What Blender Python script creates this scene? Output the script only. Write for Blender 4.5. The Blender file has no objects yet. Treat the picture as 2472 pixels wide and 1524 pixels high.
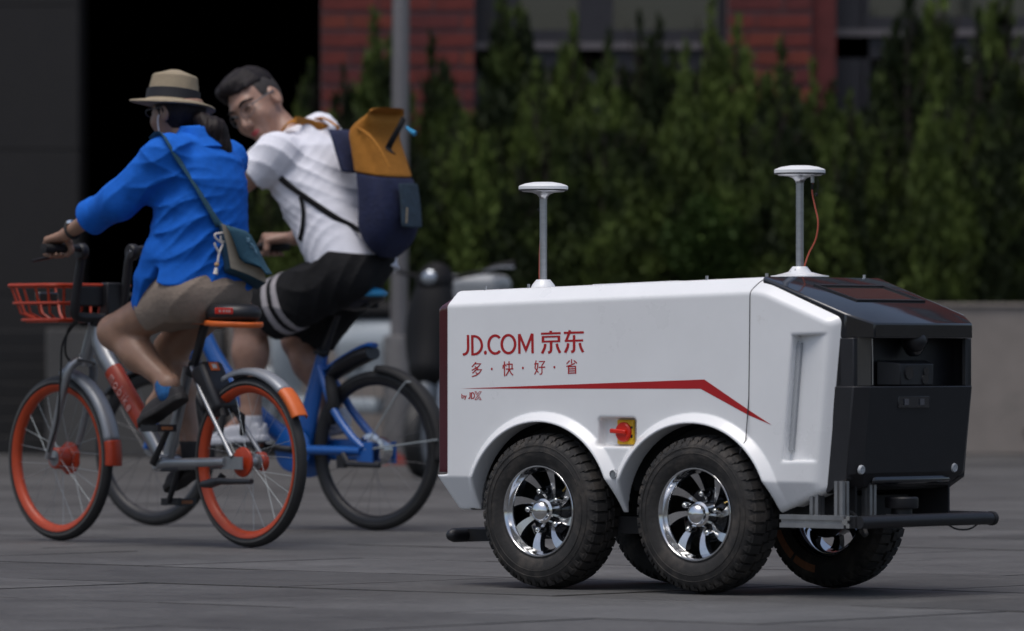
import bpy, bmesh, math, random
import numpy as np
from mathutils import Vector, Matrix

random.seed(7)
rng = np.random.default_rng(11)
SC = bpy.context.scene
COL = SC.collection
PI = math.pi

# ------------------------------------------------------------------ camera, sky, sun, exposure
FPX, CU, CV, HC, RW = 15000.0, 1236.0, 863.0, 0.68, 2472.0     # lens in photo pixels, horizon row, eye height
cam_d = bpy.data.cameras.new('camera')
cam = bpy.data.objects.new('camera', cam_d)
COL.objects.link(cam)
cam.location = (0, 0, HC)
cam.rotation_euler = (math.radians(90), 0, 0)
cam_d.sensor_width = 36
cam_d.lens = 36 * FPX / RW
cam_d.shift_y = (CV - 762) / RW
cam_d.clip_start = 0.5
cam_d.clip_end = 3000
cam_d.dof.use_dof = True
cam_d.dof.focus_distance = 19.0
cam_d.dof.aperture_fstop = 4.6
SC.camera = cam

world = bpy.data.worlds.new('World')
SC.world = world
world.use_nodes = True
wn = world.node_tree
wn.nodes.clear()
sky = wn.nodes.new('ShaderNodeTexSky')
sky.sky_type = 'NISHITA'
sky.sun_disc = False
SUN_EL, SUN_AZ = math.radians(73), math.radians(215)      # azimuth clockwise from +Y
sky.sun_elevation = SUN_EL
sky.sun_rotation = SUN_AZ
sky.air_density = 1.0
sky.dust_density = 4.0
sky.ozone_density = 1.0
hsv = wn.nodes.new('ShaderNodeHueSaturation')
hsv.inputs['Saturation'].default_value = 0.95
bg = wn.nodes.new('ShaderNodeBackground')
bg.inputs['Strength'].default_value = 0.085
wo = wn.nodes.new('ShaderNodeOutputWorld')
wn.links.new(sky.outputs[0], hsv.inputs['Color'])
wn.links.new(hsv.outputs[0], bg.inputs['Color'])
wn.links.new(bg.outputs[0], wo.inputs['Surface'])

sun_d = bpy.data.lights.new('sun', 'SUN')
sun_d.energy = 1.05
sun_d.angle = math.radians(36)
sun_d.color = (1.0, 0.985, 0.965)
sun = bpy.data.objects.new('sun', sun_d)
COL.objects.link(sun)
sd = Vector((math.sin(SUN_AZ) * math.cos(SUN_EL), math.cos(SUN_AZ) * math.cos(SUN_EL), math.sin(SUN_EL)))
sun.rotation_euler = sd.to_track_quat('Z', 'Y').to_euler()

SC.view_settings.view_transform = 'Standard'
SC.view_settings.look = 'None'
SC.view_settings.gamma = 1.0
SC.view_settings.exposure = 0.58
SC.view_settings.use_curve_mapping = False

# ------------------------------------------------------------------ materials
def M(name, col, rough=0.5, metal=0.0, var=0.0, vs=8.0, bump=0.0, bs=80.0, coat=0.0, spec=0.5, stretch=(1, 1, 1),
      col2=None, thr=(0.45, 0.6), vs2=5.0, weave=0.0, rvar=0.0, subs=0.0):
    m = bpy.data.materials.new(name)
    m.use_nodes = True
    nt = m.node_tree
    N, L = nt.nodes, nt.links
    b = N['Principled BSDF']
    b.inputs['Base Color'].default_value = (*col, 1)
    b.inputs['Roughness'].default_value = rough
    b.inputs['Metallic'].default_value = metal
    b.inputs['Specular IOR Level'].default_value = spec
    if coat:
        b.inputs['Coat Weight'].default_value = coat
        b.inputs['Coat Roughness'].default_value = 0.06
    if subs:
        b.inputs['Subsurface Weight'].default_value = subs
        b.inputs['Subsurface Radius'].default_value = (0.01, 0.004, 0.002)
        b.inputs['Subsurface Scale'].default_value = 0.6
    tc = N.new('ShaderNodeTexCoord')
    mp = N.new('ShaderNodeMapping')
    mp.inputs['Scale'].default_value = stretch
    L.new(tc.outputs['Object'], mp.inputs['Vector'])
    src = None
    if var or col2 is not None or rvar:
        nz = N.new('ShaderNodeTexNoise')
        nz.inputs['Scale'].default_value = vs
        nz.inputs['Detail'].default_value = 6
        nz.inputs['Roughness'].default_value = 0.62
        L.new(mp.outputs[0], nz.inputs['Vector'])
        mr = N.new('ShaderNodeMapRange')
        mr.inputs['From Min'].default_value = 0.3
        mr.inputs['From Max'].default_value = 0.7
        mr.inputs['To Min'].default_value = 1 - var
        mr.inputs['To Max'].default_value = 1 + var
        L.new(nz.outputs['Fac'], mr.inputs['Value'])
        mx = N.new('ShaderNodeMix')
        mx.data_type = 'RGBA'
        mx.blend_type = 'MULTIPLY'
        mx.inputs['Factor'].default_value = 1
        mx.inputs['A'].default_value = (*col, 1)
        L.new(mr.outputs[0], mx.inputs['B'])
        src = mx.outputs['Result']
        if col2 is not None:
            n2 = N.new('ShaderNodeTexNoise')
            n2.inputs['Scale'].default_value = vs2
            n2.inputs['Detail'].default_value = 8
            n2.inputs['Roughness'].default_value = 0.7
            L.new(mp.outputs[0], n2.inputs['Vector'])
            r2 = N.new('ShaderNodeMapRange')
            r2.inputs['From Min'].default_value = thr[0]
            r2.inputs['From Max'].default_value = thr[1]
            L.new(n2.outputs['Fac'], r2.inputs['Value'])
            m2 = N.new('ShaderNodeMix')
            m2.data_type = 'RGBA'
            L.new(r2.outputs[0], m2.inputs['Factor'])
            L.new(src, m2.inputs['A'])
            m2.inputs['B'].default_value = (*col2, 1)
            src = m2.outputs['Result']
        L.new(src, b.inputs['Base Color'])
        if rvar:
            r3 = N.new('ShaderNodeMapRange')
            r3.inputs['From Min'].default_value = 0.3
            r3.inputs['From Max'].default_value = 0.7
            r3.inputs['To Min'].default_value = max(0.02, rough - rvar)
            r3.inputs['To Max'].default_value = min(1, rough + rvar)
            L.new(nz.outputs['Fac'], r3.inputs['Value'])
            L.new(r3.outputs[0], b.inputs['Roughness'])
    if bump or weave:
        nb = N.new('ShaderNodeTexNoise')
        nb.inputs['Scale'].default_value = bs
        nb.inputs['Detail'].default_value = 4
        L.new(mp.outputs[0], nb.inputs['Vector'])
        bp = N.new('ShaderNodeBump')
        bp.inputs['Strength'].default_value = bump
        bp.inputs['Distance'].default_value = 0.01
        L.new(nb.outputs['Fac'], bp.inputs['Height'])
        L.new(bp.outputs[0], b.inputs['Normal'])
    return m

MT = {}
def mk(key, *a, **k):
    MT[key] = M(key, *a, **k)

mk('white_paint', (0.78, 0.79, 0.80), rough=0.32, var=0.035, vs=3.5, coat=0.25, bump=0.02, bs=9, rvar=0.08, col2=(0.56, 0.54, 0.51), thr=(0.66, 0.84), vs2=11)
mk('seam_dark', (0.02, 0.02, 0.025), rough=0.7)
mk('red_vinyl', (0.40, 0.008, 0.011), rough=0.4, var=0.05)
mk('maroon_gloss', (0.055, 0.005, 0.012), rough=0.12, coat=1.0, var=0.1)
mk('black_gloss', (0.012, 0.013, 0.016), rough=0.10, coat=0.6, var=0.2, vs=14, bump=0.015, bs=10)
mk('black_plastic', (0.0105, 0.0105, 0.013), rough=0.45, var=0.15, vs=20, bump=0.04, bs=250)
mk('black_matte', (0.010, 0.010, 0.011), rough=0.75, var=0.2, vs=20)
mk('glass_dark', (0.035, 0.036, 0.035), rough=0.08, spec=1.0, coat=1.0)
mk('lens_glass', (0.03, 0.035, 0.05), rough=0.04, spec=1.0, coat=1)
mk('chrome', (0.74, 0.75, 0.76), rough=0.09, metal=1, var=0.03, rvar=0.03)
mk('machined', (0.62, 0.62, 0.63), rough=0.22, metal=1, var=0.08, vs=40)
mk('aluminium', (0.44, 0.45, 0.47), rough=0.35, metal=1, var=0.1, vs=20, stretch=(1, 1, 6))
mk('silver_paint', (0.30, 0.31, 0.325), rough=0.36, metal=0.75, var=0.08, vs=14)
mk('fender_silver', (0.25, 0.265, 0.29), rough=0.4, metal=0.3, var=0.05)
mk('rubber', (0.018, 0.0165, 0.0155), rough=0.72, var=0.3, vs=22, bump=0.15, bs=90, col2=(0.085, 0.071, 0.058), thr=(0.48, 0.80), vs2=11)
mk('tyre_black', (0.012, 0.012, 0.0125), rough=0.62, var=0.25, vs=20)
mk('tyre_wall', (0.085, 0.08, 0.076), rough=0.6, var=0.2)
mk('yellow_plastic', (0.72, 0.42, 0.01), rough=0.4, var=0.04)
mk('red_plastic', (0.62, 0.02, 0.008), rough=0.35, var=0.05)
mk('sticker_orange', (0.24, 0.085, 0.03), rough=0.6, var=0.25, vs=60)
mk('brass', (0.6, 0.42, 0.15), rough=0.3, metal=1)
mk('antenna_white', (0.74, 0.75, 0.76), rough=0.4, var=0.03)
mk('cable_red', (0.42, 0.085, 0.045), rough=0.5, var=0.1)
mk('orange_rim', (0.40, 0.045, 0.009), rough=0.42, var=0.14, vs=16)
mk('orange_paint', (0.36, 0.034, 0.008), rough=0.4, var=0.08)
mk('orange_bright', (0.60, 0.115, 0.015), rough=0.5, var=0.05)
mk('pink_print', (0.62, 0.33, 0.30), rough=0.5)
mk('blue_paint', (0.006, 0.092, 0.36), rough=0.32, var=0.08, coat=0.3)
mk('cyan_plastic', (0.03, 0.27, 0.52), rough=0.4, var=0.05)
mk('spoke_steel', (0.36, 0.40, 0.42), rough=0.45, metal=0.5)
mk('spoke_dark', (0.14, 0.14, 0.15), rough=0.45, metal=0.6)
mk('red_reflector', (0.6, 0.02, 0.02), rough=0.2, coat=1)
mk('skin', (0.285, 0.165, 0.112), rough=0.45, var=0.15, vs=17, subs=0.12, bump=0.05, bs=120)
mk('skin_pale', (0.33, 0.192, 0.140), rough=0.42, var=0.17, vs=20, subs=0.12, bump=0.05, bs=120)
mk('lip_red', (0.42, 0.075, 0.08), rough=0.4, var=0.1)
mk('hair_black', (0.012, 0.009, 0.010), rough=0.6, spec=0.22, var=0.5, vs=60, bump=0.5, bs=90, stretch=(1, 1, 0.25))
mk('hair_brown', (0.011, 0.0068, 0.0068), rough=0.55, spec=0.22, var=0.5, vs=60, bump=0.5, bs=90, stretch=(1, 1, 0.25))
mk('hair_fade', (0.026, 0.021, 0.020), rough=0.7, var=0.35, vs=80)
mk('eye_dark', (0.015, 0.012, 0.012), rough=0.2)
mk('eye_white', (0.55, 0.5, 0.48), rough=0.3)
mk('blue_linen', (0.009, 0.118, 0.53), rough=0.85, var=0.12, vs=26, bump=0.14, bs=160, spec=0.2)
mk('khaki_cloth', (0.25, 0.20, 0.163), rough=0.9, var=0.1, vs=20, bump=0.3, bs=60, spec=0.2)
mk('white_tee', (0.74, 0.745, 0.81), rough=0.9, var=0.05, vs=18, bump=0.12, bs=140, spec=0.2)
mk('black_cloth', (0.010, 0.010, 0.011), rough=0.9, var=0.3, vs=18, bump=0.3, bs=50, spec=0.25)
mk('stripe_cloth', (0.34, 0.32, 0.33), rough=0.9, var=0.06)
mk('white_shoe', (0.46, 0.47, 0.51), rough=0.6, var=0.07, vs=20, bump=0.1)
mk('sock_blue', (0.015, 0.10, 0.27), rough=0.95, var=0.35, vs=90, bump=0.4, bs=160)
mk('shoe_dark', (0.028, 0.026, 0.028), rough=0.8, var=0.25, vs=30)
mk('sole_dark', (0.020, 0.018, 0.018), rough=0.7, var=0.2)
mk('straw', (0.29, 0.235, 0.16), rough=0.85, var=0.08, vs=30, bump=0.2, bs=120)
mk('ribbon', (0.008, 0.008, 0.012), rough=0.7)
mk('teal_canvas', (0.016, 0.066, 0.105), rough=0.9, var=0.12, vs=30, bump=0.3, bs=140)
mk('cream_canvas', (0.34, 0.295, 0.23), rough=0.9, var=0.08, vs=20, bump=0.2, bs=120)
mk('pale_print', (0.22, 0.38, 0.5), rough=0.8, var=0.2, vs=60)
mk('cord_white', (0.62, 0.58, 0.55), rough=0.9)
mk('wood_bead', (0.42, 0.27, 0.14), rough=0.6)
mk('pack_yellow', (0.37, 0.145, 0.012), rough=0.85, var=0.08, vs=24, bump=0.35, bs=60)
mk('pack_navy', (0.010, 0.015, 0.052), rough=0.85, var=0.2, vs=24, bump=0.35, bs=60)
mk('pack_mesh', (0.022, 0.042, 0.065), rough=0.8, var=0.3, vs=40, bump=0.3, bs=100)
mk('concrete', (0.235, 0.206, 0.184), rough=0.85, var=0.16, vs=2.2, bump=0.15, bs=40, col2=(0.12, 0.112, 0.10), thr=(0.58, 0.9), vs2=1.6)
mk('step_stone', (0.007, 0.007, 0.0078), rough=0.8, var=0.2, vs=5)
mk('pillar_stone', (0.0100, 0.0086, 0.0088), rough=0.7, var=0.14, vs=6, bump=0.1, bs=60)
mk('mortar', (0.115, 0.075, 0.080), rough=0.9, var=0.15)
mk('brick_a', (0.135, 0.023, 0.018), rough=0.85, var=0.25, vs=9, bump=0.3, bs=60)
mk('brick_b', (0.105, 0.020, 0.0195), rough=0.85, var=0.25, vs=9, bump=0.3, bs=60)
mk('brick_c', (0.155, 0.030, 0.018), rough=0.85, var=0.25, vs=9, bump=0.3, bs=60)
mk('frame_dark', (0.026, 0.024, 0.030), rough=0.5, var=0.1)
mk('frame_light', (0.14, 0.125, 0.13), rough=0.5, var=0.1)
mk('window_glass', (0.012, 0.016, 0.016), rough=0.10, spec=1.0, coat=1.0, var=0.2, vs=0.5, bump=0.01, bs=1.2)
mk('blind', (0.20, 0.225, 0.215), rough=0.8, var=0.12, vs=2)
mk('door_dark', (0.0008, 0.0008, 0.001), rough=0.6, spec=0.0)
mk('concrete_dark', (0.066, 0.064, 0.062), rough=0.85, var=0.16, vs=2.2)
mk('slot_grey', (0.40, 0.42, 0.44), rough=0.5)
mk('alu_dull', (0.33, 0.33, 0.335), rough=0.42, metal=0.9, var=0.15, vs=20)
mk('soil', (0.03, 0.022, 0.016), rough=1, var=0.3)
mk('trunk', (0.018, 0.013, 0.009), rough=0.95, var=0.3, bump=0.5)
mk('pole_steel', (0.25, 0.232, 0.235), rough=0.38, metal=0.8, var=0.12, vs=6, stretch=(1, 1, 0.2))
mk('sleeve_steel', (0.17, 0.16, 0.155), rough=0.5, metal=0.6, var=0.15)
mk('scooter_white', (0.30, 0.335, 0.36), rough=0.35, coat=0.4, var=0.05)
mk('scooter_black', (0.007, 0.007, 0.008), rough=0.6, spec=0.2, var=0.1)
mk('scooter_grey', (0.22, 0.235, 0.25), rough=0.4, coat=0.2, var=0.1)
mk('lamp_glass', (0.35, 0.38, 0.42), rough=0.05, metal=0.7)
mk('weed_red', (0.28, 0.04, 0.03), rough=0.8)

# ------------------------------------------------------------------ mesh builder
def nrm(v):
    v = np.asarray(v, float)
    return v / (np.linalg.norm(v) + 1e-12)

def catmull(P, k=6):
    P = [np.asarray(p, float) for p in P]
    if len(P) < 3:
        return P
    out = []
    Q = [2 * P[0] - P[1]] + P + [2 * P[-1] - P[-2]]
    for i in range(1, len(Q) - 2):
        for j in range(k):
            t = j / k
            a, b, c, d = Q[i - 1], Q[i], Q[i + 1], Q[i + 2]
            out.append(0.5 * (2 * b + (c - a) * t + (2 * a - 5 * b + 4 * c - d) * t * t + (3 * b - a - 3 * c + d) * t ** 3))
    out.append(P[-1])
    return out

class MB:
    def __init__(s):
        s.v, s.f = [], []
    def add(s, V, F):
        o = len(s.v)
        s.v += [tuple(map(float, p)) for p in V]
        s.f += [tuple(i + o for i in f) for f in F]
        return s
    def box(s, c, d, R=None):
        V = np.array([(x, y, z) for x in (-.5, .5) for y in (-.5, .5) for z in (-.5, .5)]) * np.array(d)
        if R is not None:
            V = V @ np.array(R).T
        V = V + np.array(c)
        return s.add(V, [(0, 1, 3, 2), (4, 6, 7, 5), (0, 4, 5, 1), (2, 3, 7, 6), (0, 2, 6, 4), (1, 5, 7, 3)])
    def hexa(s, P):            # 8 corners: 4 of one face in order, 4 of the opposite face
        return s.add(P, [(0, 1, 2, 3), (7, 6, 5, 4), (0, 4, 5, 1), (1, 5, 6, 2), (2, 6, 7, 3), (3, 7, 4, 0)])
    def tube(s, P, r, n=10, caps=True, closed=False, up=None, ratio=1.0, smooth=0):
        P = [np.asarray(p, float) for p in P]
        R = list(r) if hasattr(r, '__len__') else [r] * len(P)
        if smooth:
            idx = np.linspace(0, len(P) - 1, (len(P) - 1) * smooth + 1)
            R = list(np.interp(idx, range(len(P)), R))
            P = catmull(P, smooth)
        m = len(P)
        T = []
        for i in range(m):
            if closed:
                t = P[(i + 1) % m] - P[i - 1]
            else:
                t = P[min(i + 1, m - 1)] - P[max(i - 1, 0)]
            T.append(nrm(t))
        u = np.asarray(up, float) if up is not None else (np.array([0, 0, 1.]) if abs(T[0][2]) < 0.9 else np.array([1., 0, 0]))
        V, F = [], []
        for i in range(m):
            a = u - T[i] * u.dot(T[i])
            a = nrm(a)
            if up is None:
                u = a
            b = np.cross(T[i], a)
            for k in range(n):
                w = 2 * PI * k / n
                V.append(P[i] + (a * math.cos(w) + b * math.sin(w) * ratio) * R[i])
        lim = m if closed else m - 1
        for i in range(lim):
            j = (i + 1) % m
            for k in range(n):
                q = (k + 1) % n
                F.append((i * n + k, i * n + q, j * n + q, j * n + k))
        if caps and not closed:
            F.append(tuple(range(n))[::-1])
            F.append(tuple((m - 1) * n + k for k in range(n)))
        return s.add(V, F)
    def lathe(s, prof, o, ax, n=32, a0=0.0, a1=None, closed=False):     # prof: (radius, height along axis)
        ax = nrm(ax)
        e1 = nrm(np.cross(ax, [0, 0, 1.] if abs(ax[2]) < 0.9 else [1., 0, 0]))
        e2 = np.cross(ax, e1)
        full = a1 is None
        if full:
            a1 = a0 + 2 * PI
        V, F = [], []
        k = len(prof)
        N = n if full else n + 1
        for i in range(N):
            w = a0 + (a1 - a0) * i / n
            d = e1 * math.cos(w) + e2 * math.sin(w)
            for (r, h) in prof:
                V.append(np.asarray(o) + d * r + ax * h)
        for i in range(n):
            j = (i + 1) % N
            for q in range(k if closed else k - 1):
                p = (q + 1) % k
                F.append((i * k + q, j * k + q, j * k + p, i * k + p))
        return s.add(V, F)
    def prism(s, poly, off):           # 3D polygon pushed by vector off
        P = [np.asarray(p, float) for p in poly]
        k = len(P)
        V = P + [p + np.asarray(off) for p in P]
        F = [tuple(range(k)), tuple(range(2 * k - 1, k - 1, -1))]
        F += [(i, i + k, (i + 1) % k + k, (i + 1) % k) for i in range(k)]
        return s.add(V, F)
    def sphere(s, c, r, nu=16, nv=10, R=None):
        r = np.array(r if hasattr(r, '__len__') else (r, r, r), float)
        V = [(0, 0, 1)]
        for i in range(1, nv):
            t = PI * i / nv
            for j in range(nu):
                p = 2 * PI * j / nu
                V.append((math.sin(t) * math.cos(p), math.sin(t) * math.sin(p), math.cos(t)))
        V.append((0, 0, -1))
        V = np.array(V) * r
        if R is not None:
            V = V @ np.array(R).T
        V = V + np.array(c)
        F = [(0, 1 + j, 1 + (j + 1) % nu) for j in range(nu)]
        for i in range(nv - 2):
            for j in range(nu):
                q = (j + 1) % nu
                F.append((1 + i * nu + j, 1 + (i + 1) * nu + j, 1 + (i + 1) * nu + q, 1 + i * nu + q))
        L = len(V) - 1
        b = 1 + (nv - 2) * nu
        F += [(L, b + (j + 1) % nu, b + j) for j in range(nu)]
        return s.add(V, F)
    def build(s, name, mat, parent=None, angle=40, bevel=0.0, recalc=True):
        me = bpy.data.meshes.new(name)
        me.from_pydata(s.v, [], s.f)
        if recalc:
            bm = bmesh.new()
            bm.from_mesh(me)
            bmesh.ops.recalc_face_normals(bm, faces=bm.faces)
            bm.to_mesh(me)
            bm.free()
        me.materials.append(MT[mat] if isinstance(mat, str) else mat)
        me.shade_smooth()
        if angle < 180:
            me.set_sharp_from_angle(angle=math.radians(angle))
        o = bpy.data.objects.new(name, me)
        COL.objects.link(o)
        if parent is not None:
            o.parent = parent
        if bevel:
            bv = o.modifiers.new('edge', 'BEVEL')
            bv.width = bevel
            bv.segments = 2
            bv.limit_method = 'ANGLE'
            bv.angle_limit = math.radians(35)
        return o

def link_mesh(name, me, parent=None):
    o = bpy.data.objects.new(name, me)
    COL.objects.link(o)
    if parent is not None:
        o.parent = parent
    return o

def thing(name, label, cat, loc=(0, 0, 0), rz=0.0, group=None):
    o = bpy.data.objects.new(name, None)
    o.empty_display_size = 0.1
    COL.objects.link(o)
    o.location = loc
    o.rotation_euler = (0, 0, rz)
    o['label'] = label
    o['category'] = cat
    if group:
        o['group'] = group
    return o

def tag(o, label, cat, group=None):
    o['label'] = label
    o['category'] = cat
    if group:
        o['group'] = group
    return o

def struct(o):
    o['kind'] = 'structure'
    return o

# ------------------------------------------------------------------ frames: photo point + offset from the frame's own plane -> local point
class Frame:
    def __init__(s, ox, oy, ang):
        s.o = np.array([ox, oy])
        s.ang = ang
        s.D = np.array([math.cos(ang), math.sin(ang)])
        s.L = np.array([-math.sin(ang), math.cos(ang)])
    def at(s, u, v, y=0.0):            # local (x, y, z) on the plane y = const
        a = (u - CU) / FPX
        x = (a * (s.o[1] + y * s.L[1]) - s.o[0] - y * s.L[0]) / (s.D[0] - a * s.D[1])
        Y = s.o[1] + x * s.D[1] + y * s.L[1]
        return np.array([x, y, HC + (CV - v) / FPX * Y])
    def atx(s, u, v, x=0.0):           # local point on the plane x = const
        a = (u - CU) / FPX
        y = (a * (s.o[1] + x * s.D[1]) - s.o[0] - x * s.D[0]) / (s.L[0] - a * s.L[1])
        Y = s.o[1] + x * s.D[1] + y * s.L[1]
        return np.array([x, y, HC + (CV - v) / FPX * Y])
    def wl(s, p):
        return np.array([*(s.o + s.D * p[0] + s.L * p[1]), p[2]])
    def dirl(s, w):                    # world direction -> local
        w = np.asarray(w, float)
        return np.array([w[0] * s.D[0] + w[1] * s.D[1], w[0] * s.L[0] + w[1] * s.L[1], w[2]])

def P3(u, v, Y):
    return np.array([(u - CU) / FPX * Y, Y, HC + (CV - v) / FPX * Y])

# ------------------------------------------------------------------ implicit surfaces -> mesh
def smin(a, b, k):
    h = np.clip(0.5 + 0.5 * (b - a) / k, 0, 1)
    return b + (a - b) * h - k * h * (1 - h)
def smax(a, b, k):
    return -smin(-a, -b, k)
def rcone(p, a, b, ra, rb):
    a, b = np.asarray(a, float), np.asarray(b, float)
    d = b - a
    X, Y, Z = p
    t = np.clip(((X - a[0]) * d[0] + (Y - a[1]) * d[1] + (Z - a[2]) * d[2]) / (d.dot(d) + 1e-12), 0, 1)
    return np.sqrt((X - a[0] - t * d[0]) ** 2 + (Y - a[1] - t * d[1]) ** 2 + (Z - a[2] - t * d[2]) ** 2) - (ra + (rb - ra) * t)
def ellip(p, c, r, R=None):
    X, Y, Z = p[0] - c[0], p[1] - c[1], p[2] - c[2]
    if R is not None:
        X, Y, Z = (R[0][0] * X + R[0][1] * Y + R[0][2] * Z, R[1][0] * X + R[1][1] * Y + R[1][2] * Z, R[2][0] * X + R[2][1] * Y + R[2][2] * Z)
    k0 = np.sqrt((X / r[0]) ** 2 + (Y / r[1]) ** 2 + (Z / r[2]) ** 2)
    k1 = np.sqrt((X / r[0] ** 2) ** 2 + (Y / r[1] ** 2) ** 2 + (Z / r[2] ** 2) ** 2) + 1e-9
    return k0 * (k0 - 1) / k1
def sbox(p, c, h, r=0.0, R=None):
    X, Y, Z = p[0] - c[0], p[1] - c[1], p[2] - c[2]
    if R is not None:
        X, Y, Z = (R[0][0] * X + R[0][1] * Y + R[0][2] * Z, R[1][0] * X + R[1][1] * Y + R[1][2] * Z, R[2][0] * X + R[2][1] * Y + R[2][2] * Z)
    qx, qy, qz = np.abs(X) - h[0] + r, np.abs(Y) - h[1] + r, np.abs(Z) - h[2] + r
    return np.sqrt(np.maximum(qx, 0) ** 2 + np.maximum(qy, 0) ** 2 + np.maximum(qz, 0) ** 2) + np.minimum(np.maximum(np.maximum(qx, qy), qz), 0) - r
def stack(p, A, B, side, tabs, pw=2.0):       # elliptical loft along A->B; tabs rows: t, half depth, half width, depth shift
    A, B = np.asarray(A, float), np.asarray(B, float)
    ax = B - A
    L = np.linalg.norm(ax)
    ax = ax / L
    sd_ = nrm(np.asarray(side, float) - ax * np.dot(side, ax))
    fw = np.cross(sd_, ax)
    X, Y, Z = p[0] - A[0], p[1] - A[1], p[2] - A[2]
    t = (X * ax[0] + Y * ax[1] + Z * ax[2]) / L
    f = X * fw[0] + Y * fw[1] + Z * fw[2]
    w = X * sd_[0] + Y * sd_[1] + Z * sd_[2]
    T = np.array(tabs, float)
    tc = np.clip(t, T[0, 0], T[-1, 0])
    hd, hw, of = np.interp(tc, T[:, 0], T[:, 1]), np.interp(tc, T[:, 0], T[:, 2]), np.interp(tc, T[:, 0], T[:, 3])
    k = (np.abs((f - of) / hd) ** pw + np.abs(w / hw) ** pw) ** (1 / pw)
    d = (k - 1) * np.minimum(hd, hw)
    over = np.maximum(T[0, 0] - t, t - T[-1, 0]) * L
    return np.maximum(d, over)
_WV = [(nrm(rng.normal(size=3)), rng.uniform(0, 6.28), nrm(rng.normal(size=3)), rng.uniform(0, 6.28)) for _ in range(24)]
def folds(p, dirs, lam, amp, warp=1.6, seed=0):     # long cloth creases: ridges running across the given directions
    X, Y, Z = p
    out = 0
    for i, d in enumerate(dirs):
        d = nrm(d)
        a, pa, b, pb = _WV[(seed + i) % 24]
        k = 2 * PI / lam
        w = 1.35 * warp * np.sin(8 * (a[0] * X + a[1] * Y + a[2] * Z) + pa) + 0.8 * warp * np.sin(15 * (b[0] * X + b[1] * Y + b[2] * Z) + pb)
        mask = (0.5 + 0.5 * np.sin(10 * (b[0] * X + b[1] * Y + b[2] * Z) + pa * 2 + 1.5 * np.sin(7 * (a[0] * Z + a[1] * X - a[2] * Y)))) ** 1.7 * 1.25
        s_ = np.sin(k * (d[0] * X + d[1] * Y + d[2] * Z) + w)
        out = out + amp * (1 - np.sqrt(np.abs(s_) + 0.02)) * mask
    return -out
def sdf_mesh(name, F, lo, hi, h, mat, parent=None, angle=180, B=14):
    lo, hi = np.array(lo, float), np.array(hi, float)
    nb = np.maximum(1, np.ceil((hi - lo) / (h * B)).astype(int))
    n = nb * B + 1
    G = np.empty(n, np.float32)
    cs = [lo[i] + (np.arange(nb[i]) + 0.5) * B * h for i in range(3)]
    C = F((cs[0][:, None, None], cs[1][None, :, None], cs[2][None, None, :]))
    C = np.broadcast_to(C, tuple(nb))
    rad = B * h * 0.87 * 1.6 + 0.01
    xs = [lo[i] + np.arange(n[i]) * h for i in range(3)]
    for i in range(nb[0]):
        for j in range(nb[1]):
            for k in range(nb[2]):
                sl = tuple(slice(q * B, q * B + B + 1) for q in (i, j, k))
                if abs(C[i, j, k]) > rad:
                    G[sl] = C[i, j, k]
    for i in range(nb[0]):
        for j in range(nb[1]):
            ks = [k for k in range(nb[2]) if abs(C[i, j, k]) <= rad]
            if not ks:
                continue
            k0 = ks[0]
            runs, st = [], ks[0]
            for q, k in enumerate(ks):
                if q + 1 == len(ks) or ks[q + 1] != k + 1:
                    runs.append((st, k))
                    if q + 1 < len(ks):
                        st = ks[q + 1]
            for a, b in runs:
                sl = (slice(i * B, i * B + B + 1), slice(j * B, j * B + B + 1), slice(a * B, (b + 1) * B + 1))
                G[sl] = F((xs[0][sl[0]][:, None, None], xs[1][sl[1]][None, :, None], xs[2][sl[2]][None, None, :]))
    S = G < 0
    cnt = np.zeros(n - 1, np.uint8)
    for dx in (0, 1):
        for dy in (0, 1):
            for dz in (0, 1):
                cnt += S[dx:n[0] - 1 + dx, dy:n[1] - 1 + dy, dz:n[2] - 1 + dz]
    act = np.argwhere((cnt > 0) & (cnt < 8))
    idm = -np.ones(n - 1, np.int32)
    idm[act[:, 0], act[:, 1], act[:, 2]] = np.arange(len(act))
    pos = np.zeros((len(act), 3))
    num = np.zeros(len(act))
    cor = [(dx, dy, dz) for dx in (0, 1) for dy in (0, 1) for dz in (0, 1)]
    val = {c: G[act[:, 0] + c[0], act[:, 1] + c[1], act[:, 2] + c[2]].astype(float) for c in cor}
    for a in cor:
        for ax in range(3):
            if a[ax] == 0:
                b = list(a)
                b[ax] = 1
                b = tuple(b)
                va, vb = val[a], val[b]
                m = (va < 0) != (vb < 0)
                t = np.where(m, va / (va - vb + 1e-20), 0)
                q = np.tile(np.array(a, float), (len(act), 1))
                q[:, ax] += t
                pos += q * m[:, None]
                num += m
    pos = lo + (act + pos / num[:, None]) * h
    faces = []
    for ax in range(3):
        o1, o2 = [(1, 2), (2, 0), (0, 1)][ax]
        sa = [slice(1, n[0] - 1), slice(1, n[1] - 1), slice(1, n[2] - 1)]
        sa[ax] = slice(0, n[ax] - 1)
        sb = list(sa)
        sb[ax] = slice(1, n[ax])
        A_, B_ = S[tuple(sa)], S[tuple(sb)]
        e = np.argwhere(A_ != B_)
        flip = A_[e[:, 0], e[:, 1], e[:, 2]]
        base = e + np.array([0 if q == ax else 1 for q in range(3)])
        quad = []
        for d1, d2 in ((-1, -1), (0, -1), (0, 0), (-1, 0)):
            c = base.copy()
            c[:, o1] += d1
            c[:, o2] += d2
            quad.append(idm[c[:, 0], c[:, 1], c[:, 2]])
        quad = np.stack(quad, 1)
        quad[~flip] = quad[~flip][:, ::-1]
        faces.append(quad)
    faces = np.concatenate(faces)
    faces = faces[(faces >= 0).all(1)]
    me = bpy.data.meshes.new(name)
    me.vertices.add(len(pos))
    me.vertices.foreach_set('co', pos.ravel().astype(np.float32))
    me.loops.add(len(faces) * 4)
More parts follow.
